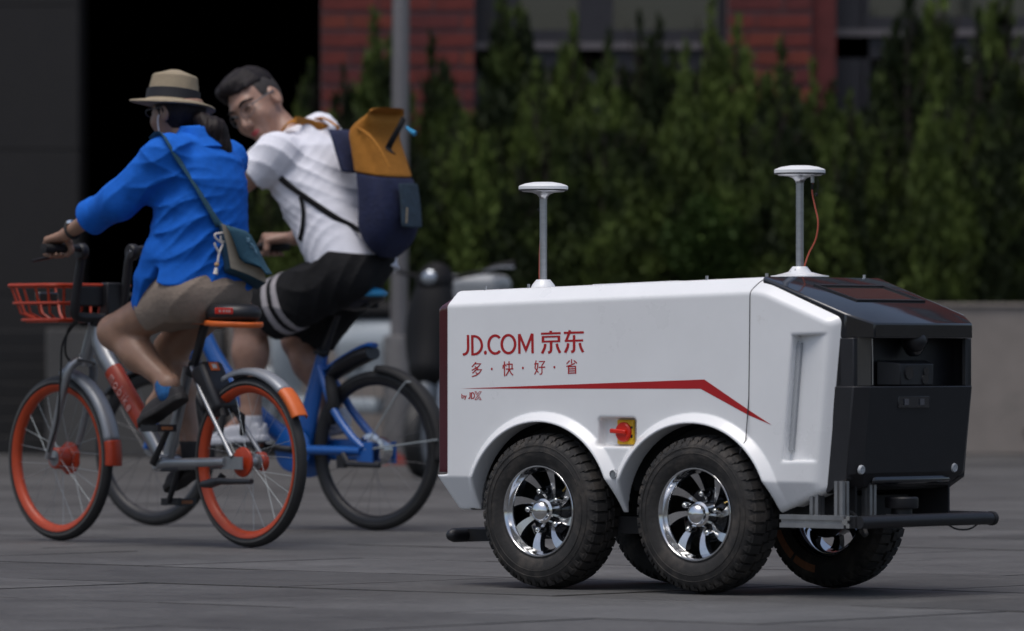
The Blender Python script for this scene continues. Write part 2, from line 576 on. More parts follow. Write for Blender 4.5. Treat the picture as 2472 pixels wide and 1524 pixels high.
    me.loops.foreach_set('vertex_index', faces.ravel().astype(np.int32))
    me.polygons.add(len(faces))
    me.polygons.foreach_set('loop_start', np.arange(0, len(faces) * 4, 4, dtype=np.int32))
    me.update(calc_edges=True)
    me.validate()
    me.materials.append(MT[mat] if isinstance(mat, str) else mat)
    me.shade_smooth()
    if angle < 180:
        me.set_sharp_from_angle(angle=math.radians(angle))
    return link_mesh(name, me, parent)

def copy_tree(o, parent):
    c = o.copy()
    COL.objects.link(c)
    c.parent = parent
    for ch in list(o.children):
        copy_tree(ch, c)
    return c

# ------------------------------------------------------------------ delivery robot
RB = Frame(.525, 17.86, math.radians(-41))
robot = thing('delivery_robot', 'white wheeled delivery robot with red lettering, a black front and two antenna masts', 'delivery robot',
              (.525, 17.86, 0), RB.ang)
YC, HW = 0.33, 0.305
HUBS = [(-.5925, .2285), (0.0, .2285)]
ARCH = [(-.598, .2285, .275, .2605), (-.02, .2285, .285, .2605)]

def robot_shell(p, core=False, rear_on=True):
    X, Y, Z = p
    X, Y, Z = np.broadcast_arrays(np.asarray(X, float), np.asarray(Y, float), np.asarray(Z, float))
    hw = HW - 0.046 * np.clip((.325 - Z) / .1, 0, 1)
    fl = 0
    for cx, cz, rx, rz in ARCH:
        r = np.sqrt(((X - cx) / rx) ** 2 + ((Z - cz) / rz) ** 2)
        fl = np.maximum(fl, .026 * np.clip((1.118 - r) / .10, 0, 1))
    hw = hw + fl * np.clip((Z - .21) / .12, 0, 1)
    d = (np.abs(Y - YC) - hw) * .95
    roof = (Z - (.880 + .0272 * (X + .915)))
    sl = ((X - .223) * .104 + (Z - .911) * .286) / .3043
    top = smax(roof, sl, .014)
    dy = np.abs(Y - YC) - HW
    fr = ((X - .511) * .494 - (Z - .797) * .054) / .497
    d = smax(d, top, .012)
    d = smax(d, (dy * .92 + top * 1.08 + .046) / 1.42, .007)
    d = smax(d, smax(fr, (dy + fr + .042) / 1.414, .014), .014)
    d = smax(d, (top + fr + .02) / 1.414, .012)
    rear = np.where(Z > .333, -(X + .978), -(X + 1.019) + (.333 - Z) * .49)
    if rear_on:
        d = smax(d, rear, .012)
    d = smax(d, .224 - Z, .01)
    d = smax(d, ((X - .300) * .055 - (Z - .245) * .150) / .16, .018)
    return d
def robot_cut(p):
    d = robot_shell(p)
    X, Y, Z = np.broadcast_arrays(*[np.asarray(q, float) for q in p])
    for cx, cz, rx, rz in ARCH:
        r = (np.sqrt(((X - cx) / rx) ** 2 + ((Z - cz) / rz) ** 2) - 1) * rz
        d = smax(d, -np.maximum(r, .24 - np.abs(Y - YC)), .004)
    # opening for the black front
    top = np.maximum((Z - (.880 + .0272 * (X + .915))), ((X - .223) * .104 + (Z - .911) * .286) / .3043)
    cut = np.maximum(.215 - X, np.abs(Y - YC) - np.where(top > -.07, .268, np.where(X > .43, .253, .225)))
    d = smax(d, -cut, .008)
    # belly is open
    d = np.maximum(d, -np.maximum(np.maximum(np.abs(Y - YC) - .26, Z - .55), np.abs(X + .3) - .62))
    # long hand recess in the front cowl
    xl = .303 + (Z - .40) * .0986
    floor = .025 + .040 * np.clip(1 - (X - xl) / .125, 0, 1)
    rec = np.maximum(np.maximum(xl - X, np.abs(Z - .565 - (X - .36) * .02) - .178), np.maximum(Y - floor, X - xl - .130))
    d = smax(d, -rec, .007)
    # pocket of the main switch
    d = smax(d, -sbox(p, (-.313, .02, .4625), (.072, .038, .0415), .012), .006)
    return d
shell = sdf_mesh('body_shell', robot_cut, (-1.05, -.02, .2), (.56, .68, .97), .0037, 'white_paint', robot, angle=50)

def on_shell(x, z, n=60):          # y of the near side surface
    ys = np.linspace(-.03, .40, 900)
    v = robot_shell((np.full_like(ys, x), ys, np.full_like(ys, z)))
    i = np.argmax(v < 0)
    return ys[i] if v[i] < 0 else None

def on_panel(u, v, y=.0246):
    return RB.at(u, v, y)
Z5 = lambda x, y: (1040 + x * .5358, 640 + y * .5357)
Z6 = lambda x, y: (1780 + x * .5622, 600 + y * .5622)
ZT = lambda x, y: (1090 + x * .14268, 780 + y * .14268)

# seam of the front cowl
pts = []
for (a, b) in ((1418, 850), (1424, 825), (1430, 790), (1433, 600), (1437, 300), (1438, 150)):
    q = RB.at(*Z5(a, b), .025)
    y = on_shell(q[0], q[2])
    pts.append((q[0], (y if y is not None else .025) - .0004, q[2]))
x0, z0 = pts[-1][0], pts[-1][2]
for t in np.linspace(.15, 1, 9):
    zz = z0 + (.906 - z0) * math.sin(t * PI / 2)
    xx = x0 + .03 * t * t
    y = on_shell(xx, zz)
    if y is not None:
        pts.append((xx, y - .0004, zz))
MB().tube(pts, .0016, n=6).build('panel_seam', 'seam_dark', robot)

# --- red lettering and stripe: flat film on the panel
ink_n = [0]
def film(name, polys, mat='red_vinyl'):
    m = MB()
    for poly in polys:
        ink_n[0] += 1
        y = .0245 - .000010 * (ink_n[0] % 30)
        m.add([RB.at(u, v, y) for (u, v) in poly], [tuple(range(len(poly)))])
    return m.build(name, mat, robot, angle=180, recalc=False)
def stroke(P, w, cap=True):
    P = [np.array(p, float) for p in P]
    out = []
    n = len(P)
    L, R = [], []
    for i in range(n):
        a = P[max(i - 1, 0)]
        b = P[min(i + 1, n - 1)]
        if 0 < i < n - 1:
            d1, d2 = nrm(P[i] - P[i - 1]), nrm(P[i + 1] - P[i])
            t = nrm(d1 + d2)
            k = min(1.6, 1 / max(.35, t.dot(d1)))
        else:
            t, k = nrm(b - a), 1
        nn = np.array([-t[1], t[0]]) * w / 2 * k
        L.append(P[i] + nn)
        R.append(P[i] - nn)
    for i in range(n - 1):
        out.append([L[i], L[i + 1], R[i + 1], R[i]])
    return out
def smooth2(P, k=5):
    return [q[:2] for q in catmull([np.array([*p, 0.]) for p in P], k)]
def ring(cx, cy, rx, ry, a0, a1, n=28):
    return [(cx + rx * math.cos(math.radians(a0 + (a1 - a0) * i / n)), cy + ry * math.sin(math.radians(a0 + (a1 - a0) * i / n))) for i in range(n + 1)]
def disc(cx, cy, rx, ry, n=16):
    return [[(cx + rx * math.cos(2 * PI * i / n), cy + ry * math.sin(2 * PI * i / n)) for i in range(n)]]
def zt(polys):
    return [[ZT(*p) for p in poly] for poly in polys]
S = []
S += stroke(smooth2([(278, 203), (279, 330), (280, 430), (266, 490), (232, 525), (190, 533)]), 42)
film('letter', zt(S))
S = stroke(smooth2([(351, 226), (395, 226), (452, 248), (496, 305), (512, 378), (496, 450), (450, 505), (398, 528), (354, 530)]), 42) + stroke([(349, 205), (354, 551)], 42)
film('letter', zt(S))
film('letter', zt(disc(572, 502, 26, 35)))
film('letter', zt(stroke(ring(738, 365, 112, 152, -46, -316), 44)))
film('letter', zt(stroke(ring(962, 358, 113, 152, 0, 360, 36), 44)))
film('letter', zt(stroke([(1144, 186), (1148, 521)], 42) + stroke([(1367, 178), (1371, 513)], 42) + stroke([(1147, 188), (1257, 458)], 42) + stroke([(1257, 458), (1364, 180)], 42)
                  + [[(1236, 450), (1258, 508), (1280, 450)]]))
S = stroke([(1678, 132), (1680, 166)], 46) + stroke([(1512, 182), (1846, 170)], 36) + stroke([(1546, 222), (1546, 331)], 44) + stroke([(1816, 214), (1816, 323)], 44)
S += stroke([(1525, 236), (1838, 228)], 30) + stroke([(1525, 316), (1838, 307)], 32) + stroke(smooth2([(1683, 318), (1684, 400), (1682, 460), (1668, 490), (1632, 501)], 4), 44)
S += stroke(smooth2([(1586, 355), (1574, 420), (1531, 516)], 4), 44) + stroke(smooth2([(1780, 350), (1796, 420), (1836, 506)], 4), 44)
film('letter', zt(S))
S = stroke([(1900, 168), (2238, 158)], 38) + stroke(smooth2([(2002, 122), (1985, 185), (1937, 306)], 4), 42) + stroke([(1915, 304), (2228, 294)], 36)
S += stroke(smooth2([(2072, 205), (2073, 340), (2072, 440), (2058, 478), (2022, 489)], 4), 44) + stroke(smooth2([(1972, 343), (1962, 410), (1919, 502)], 4), 44)
S += stroke(smooth2([(2169, 338), (2185, 410), (2226, 494)], 4), 44)
film('letter', zt(S))
W = 19
def chars(*strokes):
    out = []
    for s_ in strokes:
        out += stroke(s_, W)
    return out
film('letter', zt(chars([(415, 662), (345, 745)], [(400, 690), (492, 690), (450, 742), (342, 802)], [(395, 735), (425, 762)], [(445, 765), (353, 850)],
                        [(430, 792), (505, 790), (470, 845), (410, 888), (346, 906)], [(408, 835), (438, 862)])))
film('letter', zt(disc(680, 778, 16, 22)))
film('letter', zt(chars([(893, 650), (897, 900)], [(876, 708), (868, 772)], [(912, 700), (926, 732)], [(930, 698), (1025, 696), (1022, 776)], [(918, 780), (1046, 775)],
                        [(972, 648), (973, 770), (958, 830), (918, 892)], [(978, 785), (1000, 840), (1040, 886)])))
film('letter', zt(disc(1207, 762, 16, 22)))
film('letter', zt(chars([(1430, 632), (1412, 762), (1470, 840)], [(1398, 693), (1462, 689), (1450, 780), (1405, 872)], [(1478, 652), (1574, 650), (1530, 716)],
                        [(1528, 715), (1531, 838), (1518, 864), (1488, 867)], [(1472, 751), (1584, 746)])))
film('letter', zt(disc(1739, 747, 16, 22)))
film('letter', zt(chars([(2030, 612), (2031, 690)], [(1998, 635), (1946, 692)], [(2066, 632), (2122, 682)], [(2087, 680), (2020, 712), (1942, 735)], [(1978, 735), (1978, 863)],
                        [(2098, 726), (2100, 859)], [(1978, 741), (2098, 733)], [(1978, 777), (2098, 771)], [(1978, 813), (2098, 808)], [(1978, 849), (2098, 844)])))
S = stroke([(173, 1198), (174, 1276)], 13) + stroke(ring(190, 1250, 15, 22, 0, 360, 14), 12) + stroke([(216, 1226), (233, 1270)], 13) + stroke([(249, 1224), (222, 1300)], 13)
S += stroke([(313, 1174), (314, 1250), (304, 1274), (284, 1279)], 18) + stroke([(335, 1180), (364, 1180), (386, 1205), (389, 1242), (370, 1274), (338, 1279), (336, 1180)], 16)
S += stroke([(393, 1162), (478, 1300)], 9) + stroke([(416, 1160), (502, 1298)], 9) + stroke([(393, 1161), (416, 1160)], 9) + stroke([(478, 1299), (503, 1299)], 9)
S += stroke([(470, 1162), (446, 1196)], 9) + stroke([(504, 1162), (460, 1224)], 9) + stroke([(470, 1162), (504, 1161)], 9)
S += stroke([(438, 1240), (394, 1297)], 9) + stroke([(452, 1264), (424, 1300)], 9) + stroke([(394, 1297), (424, 1299)], 9)
film('letter', zt(S))
z5m = lambda poly: [Z5(*p) for p in poly]
film('red_stripe', [z5m([(135, 557), (1215, 558), (1232, 516)]), z5m([(1215, 558), (1430, 676), (1433, 654), (1232, 516)]), z5m([(1430, 676), (1537, 722), (1433, 654)])])

# --- rear maroon cap
def rear_cap(p):
    X, Y, Z = np.broadcast_arrays(*[np.asarray(q, float) for q in p])
    d = robot_shell(p, rear_on=False) + .004
    top = Z - (.880 + .0272 * (X + .915))
    d = smax(d, -(X + 1.013), .008)
    d = smax(d, (top - (X + 1.013) + .052) / 1.414, .008)
    return np.maximum(d, np.maximum(X + .9765, .337 - Z))
sdf_mesh('rear_panel', rear_cap, (-1.04, -.01, .32), (-.95, .67, .92), .0045, 'maroon_gloss', robot, angle=40)

# --- black front
def mir(p):
    return (p[0], 2 * YC - p[1], p[2])
A, Bp = (.205, .066, .9125), (.524, .160, .819)
C, C2 = (.205, .056, .907), (.508, .052, .803)
V, V2, C3 = (.576, .100, .776), (.576, .100, .7345), (.508, .052, .7345)
A2 = (.205, .066, .75)
m = MB()
P = [A, Bp, C, C2, V, V2, C3, A2]
Q = [mir(p) for p in P]
m.add(P + Q, [(0, 1, 9, 8), (0, 2, 3, 1), (1, 3, 4), (1, 4, 12, 9), (4, 5, 13, 12), (3, 6, 5, 4), (6, 14, 13, 5), (2, 7, 6, 3), (7, 15, 14, 6),
              (8, 9, 11, 10), (9, 12, 11), (11, 12, 13, 14), (10, 11, 14, 15), (0, 8, 10, 15, 7, 2)])
hood = m.build('hood', 'black_gloss', robot, angle=20, bevel=.004)
def hz(x):
    return .9125 - (x - .205) * (.9125 - .819) / (.524 - .205)
nx, nz_ = .281, .96
def hp(x, y, h=0.0):
    return (x + nx * h, y, hz(x) + nz_ * h)
m = MB()
for (xa, xb, ya, yb) in ((.300, .312, .17, .49), (.448, .458, .17, .49), (.312, .448, .17, .180), (.312, .448, .48, .49)):
    m.hexa([hp(xa, ya, .006), hp(xb, ya, .006), hp(xb, yb, .006), hp(xa, yb, .006), hp(xa, ya, -.003), hp(xb, ya, -.003), hp(xb, yb, -.003), hp(xa, yb, -.003)])
fr = m.build('screen_frame', 'black_plastic', robot)
m = MB()
m.hexa([hp(.312, .18, .0022), hp(.448, .18, .0022), hp(.448, .48, .0022), hp(.312, .48, .0022), hp(.312, .18, -.004), hp(.448, .18, -.004), hp(.448, .48, -.004), hp(.312, .48, -.004)])
m.build('screen', 'glass_dark', fr)
# core, cheeks, recess
m = MB()
m.box((.37, YC, .52), (.24, .42, .43))
m.build('front_core', 'black_matte', robot)
for sgn in (0, 1):
    g = mir if sgn else (lambda p: p)
    m = MB()
    poly = [(.485, .052, .735), (.537, .052, .735), (.537, .052, .600), (.512, .052, .335), (.44, .052, .292), (.435, .052, .31), (.455, .052, .50)]
    m.prism([g(p) for p in poly], (0, (.03 if not sgn else -.03), 0))
    m.build('front_cheek', 'black_plastic', robot, bevel=.003)
    m = MB()
    m.hexa([g(p) for p in ((.532, .060, .600), (.556, .108, .600), (.556, .108, .7345), (.532, .060, .7345), (.524, .064, .600), (.548, .112, .600), (.548, .112, .7345), (.524, .064, .7345))])
    m.build('side_window', 'black_matte' if sgn else 'glass_dark', robot)
    if sgn:
        continue
    m = MB()
    m.tube([g((.5575, .113, .602)), g((.5575, .113, .665)), g((.5575, .111, .733))], .0021, n=6)
    m.build('window_trim', 'machined', robot)
m = MB()
m.box((.488, YC, .667), (.01, .556, .135))
m.build('recess_back', 'black_plastic', robot)
# bumper panel
p1, p2, p3, p4, p5, p6 = (.537, .050, .598), (.566, .092, .598), (.510, .052, .345), (.538, .096, .352), (.512, .130, .312), (.44, .06, .300)
m = MB()
P = [p1, p2, p3, p4, p5, p6, (.44, .05, .598)]
Q = [mir(p) for p in P]
m.add(P + Q, [(0, 2, 3, 1), (1, 3, 10, 8), (3, 4, 11, 10), (2, 5, 4, 3), (7, 8, 10, 9), (9, 10, 11, 12), (0, 1, 8, 7, 13, 6), (6, 5, 2, 0), (13, 7, 9, 12), (4, 5, 12, 11), (5, 6, 13, 12)])
bump_panel = m.build('bumper_panel', 'black_plastic', robot, angle=20, bevel=.003)
def fx(z):
    return .566 - (.598 - z) * .028 / .246
m = MB()
m.box((fx(.335) - .012, YC, .331), (.022, .36, .024), Matrix.Rotation(math.radians(-32), 3, 'Y'))
m.build('lower_trim', 'black_gloss', robot, bevel=.008)
m = MB()
m.box((fx(.553), .300, .553), (.004, .145, .034))
slot = m.build('sensor_slot', 'black_gloss', robot, bevel=.0015)
for y in (.262, .335):
    MB().box((fx(.553) + .003, y, .553), (.004, .020, .018)).build('sensor_lens', 'lens_glass', slot)
for y in (.085, .520):
    m = MB()
    m.lathe([(0, .0035), (.0062, .0035), (.0066, .0022), (.0074, .0022), (.0078, .004), (.0115, .004), (.0132, .001), (.0132, -.004)], (fx(.362) + .001, y, .362), (1, 0, -.1), 20)
    m.build('round_sensor', 'slot_grey', robot)
m = MB()
P = [(.556, .245, .662), (.556, .400, .662), (.556, .400, .600), (.556, .245, .600), (.500, .205, .672), (.500, .440, .672), (.500, .440, .600), (.500, .205, .600)]
m.hexa(P)
cb = m.build('camera_box', 'black_plastic', robot, bevel=.003)
m = MB()
m.lathe([(0, .004), (.019, .004), (.020, 0)], (.556, .283, .636), (1, 0, 0), 20)
m.build('lens', 'black_gloss', cb)
MB().box((.5565, .283, .627), (.006, .022, .008)).build('lens', 'lens_glass', cb)
m = MB()
m.lathe([(0, .0035), (.012, .0035), (.013, 0)], (.556, .363, .640), (1, 0, 0), 16)
m.box((.557, .363, .628), (.004, .018, .03))
m.lathe([(0, .0035), (.014, .0035), (.015, 0)], (.556, .358, .617), (1, 0, 0), 16)
m.build('lens', 'black_gloss', cb)
m = MB()
MB().sphere((.546, .325, .728), .034, 22, 14).build('camera_ball', 'black_plastic', robot)
m.lathe([(.012, -.052), (.022, -.045), (.040, -.012), (.041, .0)], (.535, .335, .735), (0, 0, 1), 22)
m.build('camera_dome', 'black_gloss', robot)
# front bumper bar, aluminium rails
m = MB()
m.tube([(.60, -.005, .2155), (.604, .06, .2165), (.606, .33, .217), (.604, .57, .2165), (.600, .615, .2155)], .0185, n=14)
bar = m.build('bumper_bar', 'black_plastic', robot)
MB().tube([(.5995, .612, .2155), (.5995, .628, .2155)], .0205, n=14).build('end_cap', 'black_matte', bar)
def rail(a, b, w, h):
    a, b = np.array(a), np.array(b)
    d = b - a
    L = np.linalg.norm(d)
    d = d / L
    u = nrm(np.cross(d, [0, 1., 0] if abs(d[1]) < .9 else [0, 0, 1.]))
    v = np.cross(d, u)
    R = np.stack([d, u, v], 1)
    m = MB()
    c = (a + b) / 2
    for s1 in (-1, 1):
        for s2 in (-1, 1):
            m.box(c + u * s1 * w * .32 + v * s2 * h * .32, (L, w * .36, h * .36), R)
    m.box(c, (L * .999, w * .55, h * .55), R)
    return m
rail((.33, -.005, .216), (.56, -.005, .216), .036, .036).build('side_rail', 'alu_dull', robot)
rail((.33, .665, .216), (.56, .665, .216), .036, .036).build('side_rail', 'alu_dull', robot)
MB().box((.575, .008, .2155), (.03, .03, .034)).build('rail_joint', 'black_plastic', robot)
rail((.563, -.022, .2165), (.563, .016, .2165), .034, .034).build('rail_end', 'machined', robot)
for x, y in ((.50, .045), (.505, .165), (.40, .06)):
    rail((x, y, .232), (x, y, .33), .030, .030).build('upright_rail', 'alu_dull', robot)
m = MB()
m.lathe([(0, .0), (.030, 0), (.030, .016), (.046, .018), (.048, .024), (.048, .046), (.044, .050), (0, .050)], (.53, .285, .232), (0, 0, 1), 28)
m.build('scanner', 'black_plastic', robot)
MB().box((.53, .285, .226), (.06, .07, .014)).build('scanner_mount', 'aluminium', robot)
m = MB()
m.tube([(.47, .06, .30), (.48, .08, .25), (.50, .10, .235), (.55, .09, .19), (.57, .06, .178), (.58, .03, .19)], .006, n=7, smooth=5)
m.tube([(.46, .10, .31), (.47, .12, .26), (.46, .15, .24)], .006, n=7, smooth=5)
m.tube([(.60, .40, .205), (.602, .45, .188), (.602, .51, .187), (.60, .56, .203)], .0026, n=6, smooth=5)
m.build('cable', 'black_matte', robot)
# rear bumper
m = MB()
m.tube([(-1.035, .100, .147), (-1.035, .106, .147), (-1.035, .125, .147), (-1.035, .72, .147), (-1.035, .745, .147)], [.006, .015, .0215, .0215, .014], n=16)
m.build('rear_bumper', 'black_plastic', robot)
for y in (.19, .54):
    MB().box((-.98, y, .147), (.10, .035, .035)).build('bumper_bracket', 'black_matte', robot)
# chassis
m = MB()
m.box((-.25, YC, .25), (1.34, .26, .07))
m.box((-.30, YC, .42), (1.20, .40, .26))
for hx, hz_ in HUBS:
    m.tube([(hx, .10, hz_), (hx, .60, hz_)], .024, n=12)
    m.box((hx, YC, hz_), (.10, .16, .10))
m.box((-.30, .12, .19), (.30, .03, .05))
m.build('chassis', 'black_matte', robot)
m = MB()
for cx, cz, rx, rz in ARCH:
    n = 24
    V, F = [], []
    for i in range(n + 1):
        w = PI * i / n
        for y in (.112, .27):
            V.append((cx + (rx - .004) * math.cos(w), y, cz + (rz - .004) * math.sin(w)))
    F = [(2 * i, 2 * i + 1, 2 * i + 3, 2 * i + 2) for i in range(n)]
    F.append(tuple(2 * i + 1 for i in range(n + 1)))
    m.add(V, F)
m.build('wheel_well', 'black_matte', robot, recalc=False)
MB().box((-.62, .15, .46), (.03, .03, .10)).box((-.70, .15, .45), (.012, .03, .12)).build('strut', 'aluminium', robot)

# --- main switch
m = MB()
kc = RB.at(*Z5(842, 755), .050)
Rk = Matrix.Rotation(0, 3, 'Y')
m.box((-.300, .052, .4625), (.062, .012, .072))
plate = m.build('switch_plate', 'yellow_plastic', robot, bevel=.004)
m = MB()
m.lathe([(0, .010), (.025, .010), (.0285, .007), (.029, 0)], (-.303, .047, .4625), (0, -1, 0), 28)
knob = m.build('switch_knob', 'red_plastic', plate)
m = MB()
m.box((-.316, .034, .464), (.058, .010, .013), Matrix.Rotation(math.radians(4), 3, 'Y'))
m.build('switch_handle', 'red_plastic', plate, bevel=.003)
m = MB()
for zz in (.476, .452, .449):
    m.box((-.276, .0455, zz), (.010, .001, .006))
m.build('switch_mark', 'seam_dark', plate)
m = MB()
m.tube([(-.246, .042, .452), (-.244, .040, .463), (-.246, .042, .474)], [.006, .009, .006], n=8)
m.build('socket', 'aluminium', robot)
m = MB()
m.lathe([(0, .003), (.0072, .003), (.0078, .0015), (.0088, .0015), (.0092, .004), (.012, .004), (.0132, .001), (.0132, -.006)], (-.318, on_shell(-.318, .340) - .007, .340), (0, -1, 0), 18)
m.build('round_sensor', 'aluminium', robot)
m = MB()
m.hexa([(.3345, .068, .722), (.3495, .068, .722), (.3495, .0500, .722), (.3345, .0500, .722), (.3045, .068, .415), (.3195, .068, .415), (.3195, .0500, .415), (.3045, .0500, .415)])
m.build('recess_slot', 'slot_grey', robot)
# roof bolts
for x, y in ((-.87, .08), (-.70, .08), (-.02, .08), (.185, .10), (.19, .55)):
    z = .880 + .0272 * (x + .915) + .004
    MB().lathe([(0, .007), (.0045, .007), (.0045, -.012)], (x, y, z), (0, 0, 1), 8).build('roof_bolt', 'aluminium', robot)
MB().box((-.36, .22, .8975), (.32, .12, .004), Matrix.Rotation(math.radians(-1.55), 3, 'Y')).build('roof_hatch', 'white_paint', robot)

for y in (.112, YC * 2 - .112):
    MB().box((.36, y, .345), (.28, .008, .24)).build('inner_liner', 'black_matte', robot)
# --- wheels
def robot_wheel(parent):
    R, Wd = .2285, .125
    m = MB()
    prof = [(.132, .012), (.139, .004), (.150, -.002), (.170, -.006), (.185, -.006), (.190, -.0035), (.196, -.004), (.207, .002), (.214, .012), (.2185, .024), (.2205, .045), (.2215, .0625)]
    prof = prof + [(r, Wd - h) for r, h in prof[::-1][1:]]
    m.lathe(prof, (0, 0, 0), (0, 1, 0), 72)
    for q in (.176, .1935):
        m.lathe([(q - .0012, -.0035 - .0016), (q, -.0078 if q < .19 else -.0062), (q + .0012, -.0035 - .0016)], (0, 0, 0), (0, 1, 0), 72)
    w = m.build('wheel', 'rubber', parent, angle=60)
    t = MB()
    NL = 44
    for k in range(NL):
        a = 2 * PI * k / NL
        for side in (0, 1):
            aa = a + (.5 * 2 * PI / NL if side else 0)
            def pt(r, y, da):
                return (r * math.cos(aa + da), y if not side else Wd - y, r * math.sin(aa + da))
            dw = .40 * 2 * PI / NL
            rr = random.uniform(-.0006, .0006)
            t.hexa([pt(.211, .006, -dw), pt(.211, .006, dw), pt(.2155, .050, dw * 1.0), pt(.2155, .050, -dw * 1.0),
                    pt(.2215 + rr, .011, -dw * .93), pt(.2215 + rr, .011, dw * .93), pt(.2287 + rr, .047, dw * .9), pt(.2287 + rr, .047, -dw * .9)])
            # notched outer tooth
            t.hexa([pt(.200, .0005, -dw * .55), pt(.200, .0005, dw * .35), pt(.212, .006, dw * .5), pt(.212, .006, -dw * .75),
                    pt(.2015, -.0022, -dw * .5), pt(.2015, -.0022, dw * .3), pt(.2165, .004, dw * .45), pt(.2165, .004, -dw * .7)])
        dw = .33 * 2 * PI / NL
        c = a + .25 * 2 * PI / NL
        def pc(r, y, da):
            return (r * math.cos(c + da), y, r * math.sin(c + da))
        z_ = .006 if k % 2 else -.006
        t.hexa([pc(.219, .052 + z_, -dw * 1.3), pc(.219, .052 + z_, dw * 1.3), pc(.219, .073 + z_, dw * 1.3), pc(.219, .073 + z_, -dw * 1.3),
                pc(.2289, .053 + z_, -dw * 1.2), pc(.2289, .053 + z_, dw * 1.2), pc(.2289, .072 + z_, dw * 1.2), pc(.2289, .072 + z_, -dw * 1.2)])
    t.build('tread', 'rubber', w, angle=25)
    m = MB()
    m.lathe([(.1365, .012), (.1365, .004), (.134, .001), (.1305, .001), (.128, .004), (.1255, .012), (.1185, .022), (.1165, .026), (.1165, .03), (.121, .05), (.121, .10), (.132, .118), (.1365, .122), (.1365, .112)],
            (0, 0, 0), (0, 1, 0), 72)
    m.build('rim', 'chrome', w, angle=40)
    m = MB()
    fm = MB()
    NS = 8
    for k in range(NS):
        a = 2 * PI * k / NS + .25
        Lf, Rt = [], []
        for i in range(9):
            q = i / 8
            r = .036 + (.1172 - .036) * q
            sw = a + .24 * q ** 1.5
            hw = (.0036 + .0118 * q ** 1.2) / r
            dp = .026 + .030 * (1 - q) ** 1.4
            Lf.append((r * math.cos(sw - hw), dp, r * math.sin(sw - hw)))
            Rt.append((r * math.cos(sw + hw), dp + .0015, r * math.sin(sw + hw)))
        Vv = Lf + Rt
        fm.add(Vv, [(i, i + 1, i + 10, i + 9) for i in range(8)])
        bk = [(x * .995, y + .022, z * .995) for x, y, z in Vv]
        n0 = 18
        Vs = [(x, y + .0012, z) for x, y, z in Vv] + bk
        Fs = [(i, i + 1, i + 10, i + 9) for i in range(8)]
        Fs += [(i, i + 18, i + 19, i + 1) for i in range(8)] + [(i + 9, i + 10, i + 28, i + 27) for i in range(8)] + [(i + 18, i + 27, i + 28, i + 19) for i in range(8)]
        m.add(Vs, Fs)
    fm.build('spoke_face', 'machined', w, angle=180, recalc=False)
    m.build('spokes', 'black_gloss', w, angle=40)
    m = MB()
    m.lathe([(.0, -.006), (.012, -.0052), (.022, -.001), (.0275, .005), (.0290, .008), (.0305, .008), (.0305, .012), (.029, .013), (.029, .020), (.036, .024), (.038, .045), (.038, .06)], (0, 0, 0), (0, 1, 0), 40)
    hc = m.build('hub_cap', 'chrome', w, angle=35)
    for k in range(5):
        a = 2 * PI * k / 5 + .5
        c = np.array([.060 * math.cos(a), .0, .060 * math.sin(a)])
        n_ = MB()
        n_.lathe([(0, .018), (.005, .0185), (.0085, .022), (.0095, .027), (.0095, .055)], c, (0, 1, 0), 10)
        n_.build('lug_nut', 'chrome', w, angle=40)
    m = MB()
    m.lathe([(0, .062), (.075, .062), (.08, .07), (.08, .11), (0, .11)], (0, 0, 0), (0, 1, 0), 32)
    m.build('brake_drum', 'black_gloss', w)
    m = MB()
    m.tube([(.080, .045, .072), (.070, .050, .062), (.058, .052, .055)], .0035, n=8)
    m.build('valve', 'brass', w)
    return w
w0 = robot_wheel(robot)
w0.location = (HUBS[1][0], -.004, HUBS[1][1])
w0.rotation_euler = (0, math.radians(18), 0)
w1 = copy_tree(w0, robot)
w1.location = (HUBS[0][0], -.004, HUBS[0][1])
w1.rotation_euler = (0, math.radians(-4), 0)
FAR = .702
for i, (hx, hz_) in enumerate(HUBS):
    wf = copy_tree(w0, robot)
    wf.location = (hx + (.015 if i else .0), FAR, hz_)
    wf.rotation_euler = (0, math.radians(40 + 25 * i), math.radians(180))
    wf['label'] = 'wheel seen from its inner side' if i else wf.get('label', 'rear wheel on the far side')
m = MB()
n = 18
V, F = [], []
for i in range(n + 1):
    w = math.radians(200 + 62 * i / n)
    for r in (.162, .184):
        V.append((.015 + r * math.cos(w), FAR - .125 - .0075, .2285 + r * math.sin(w)))
F = [(2 * i, 2 * i + 1, 2 * i + 3, 2 * i + 2) for i in range(n) if abs(i - 9) > 0]
m.add(V, F)
m.build('tyre_sticker', 'sticker_orange', robot, recalc=False)

# --- antennas
def antenna(x, y, zb, ztop, plate, s):
    an = MB()
    an.lathe([(0, 0), (.030, -.0008), (.055, -.005), (.0715, -.011), (.0745, -.014), (.0745, -.022), (.0735, -.023)], (x, y, ztop), (0, 0, 1), 44)
    mast = MB()
    mast.tube([(x, y, zb), (x, y, ztop - .042)], .0112, n=18)
    mo = mast.build('antenna_mast', 'aluminium', robot)
    an.build('antenna_dome', 'antenna_white', mo, angle=35)
    MB().lathe([(.0735, -.0228), (.0742, -.0235), (.0742, -.026), (.072, -.0265), (0, -.0265)], (x, y, ztop), (0, 0, 1), 44).build('antenna_rim', 'seam_dark', mo)
    m = MB()
    pr = [(.066, -.0268), (.062, -.030), (.034, -.032), (.020, -.038), (.013, -.046), (.0125, -.052)]
    m.lathe(pr, (x, y, ztop), (0, 0, 1), 30)
    m.build('antenna_flange', 'aluminium', mo)
    m = MB()
    m.lathe([(.0115, .030), (.021, .030), (.026, .024), (.034, .014), (plate * .82, .005), (plate, .003), (plate, .0)], (x, y, zb), (0, 0, 1), 40)
    m.build('antenna_base', 'white_paint', mo)
    return mo
a1 = antenna(-.875, YC + .02, .884, 1.208, .046, 0)
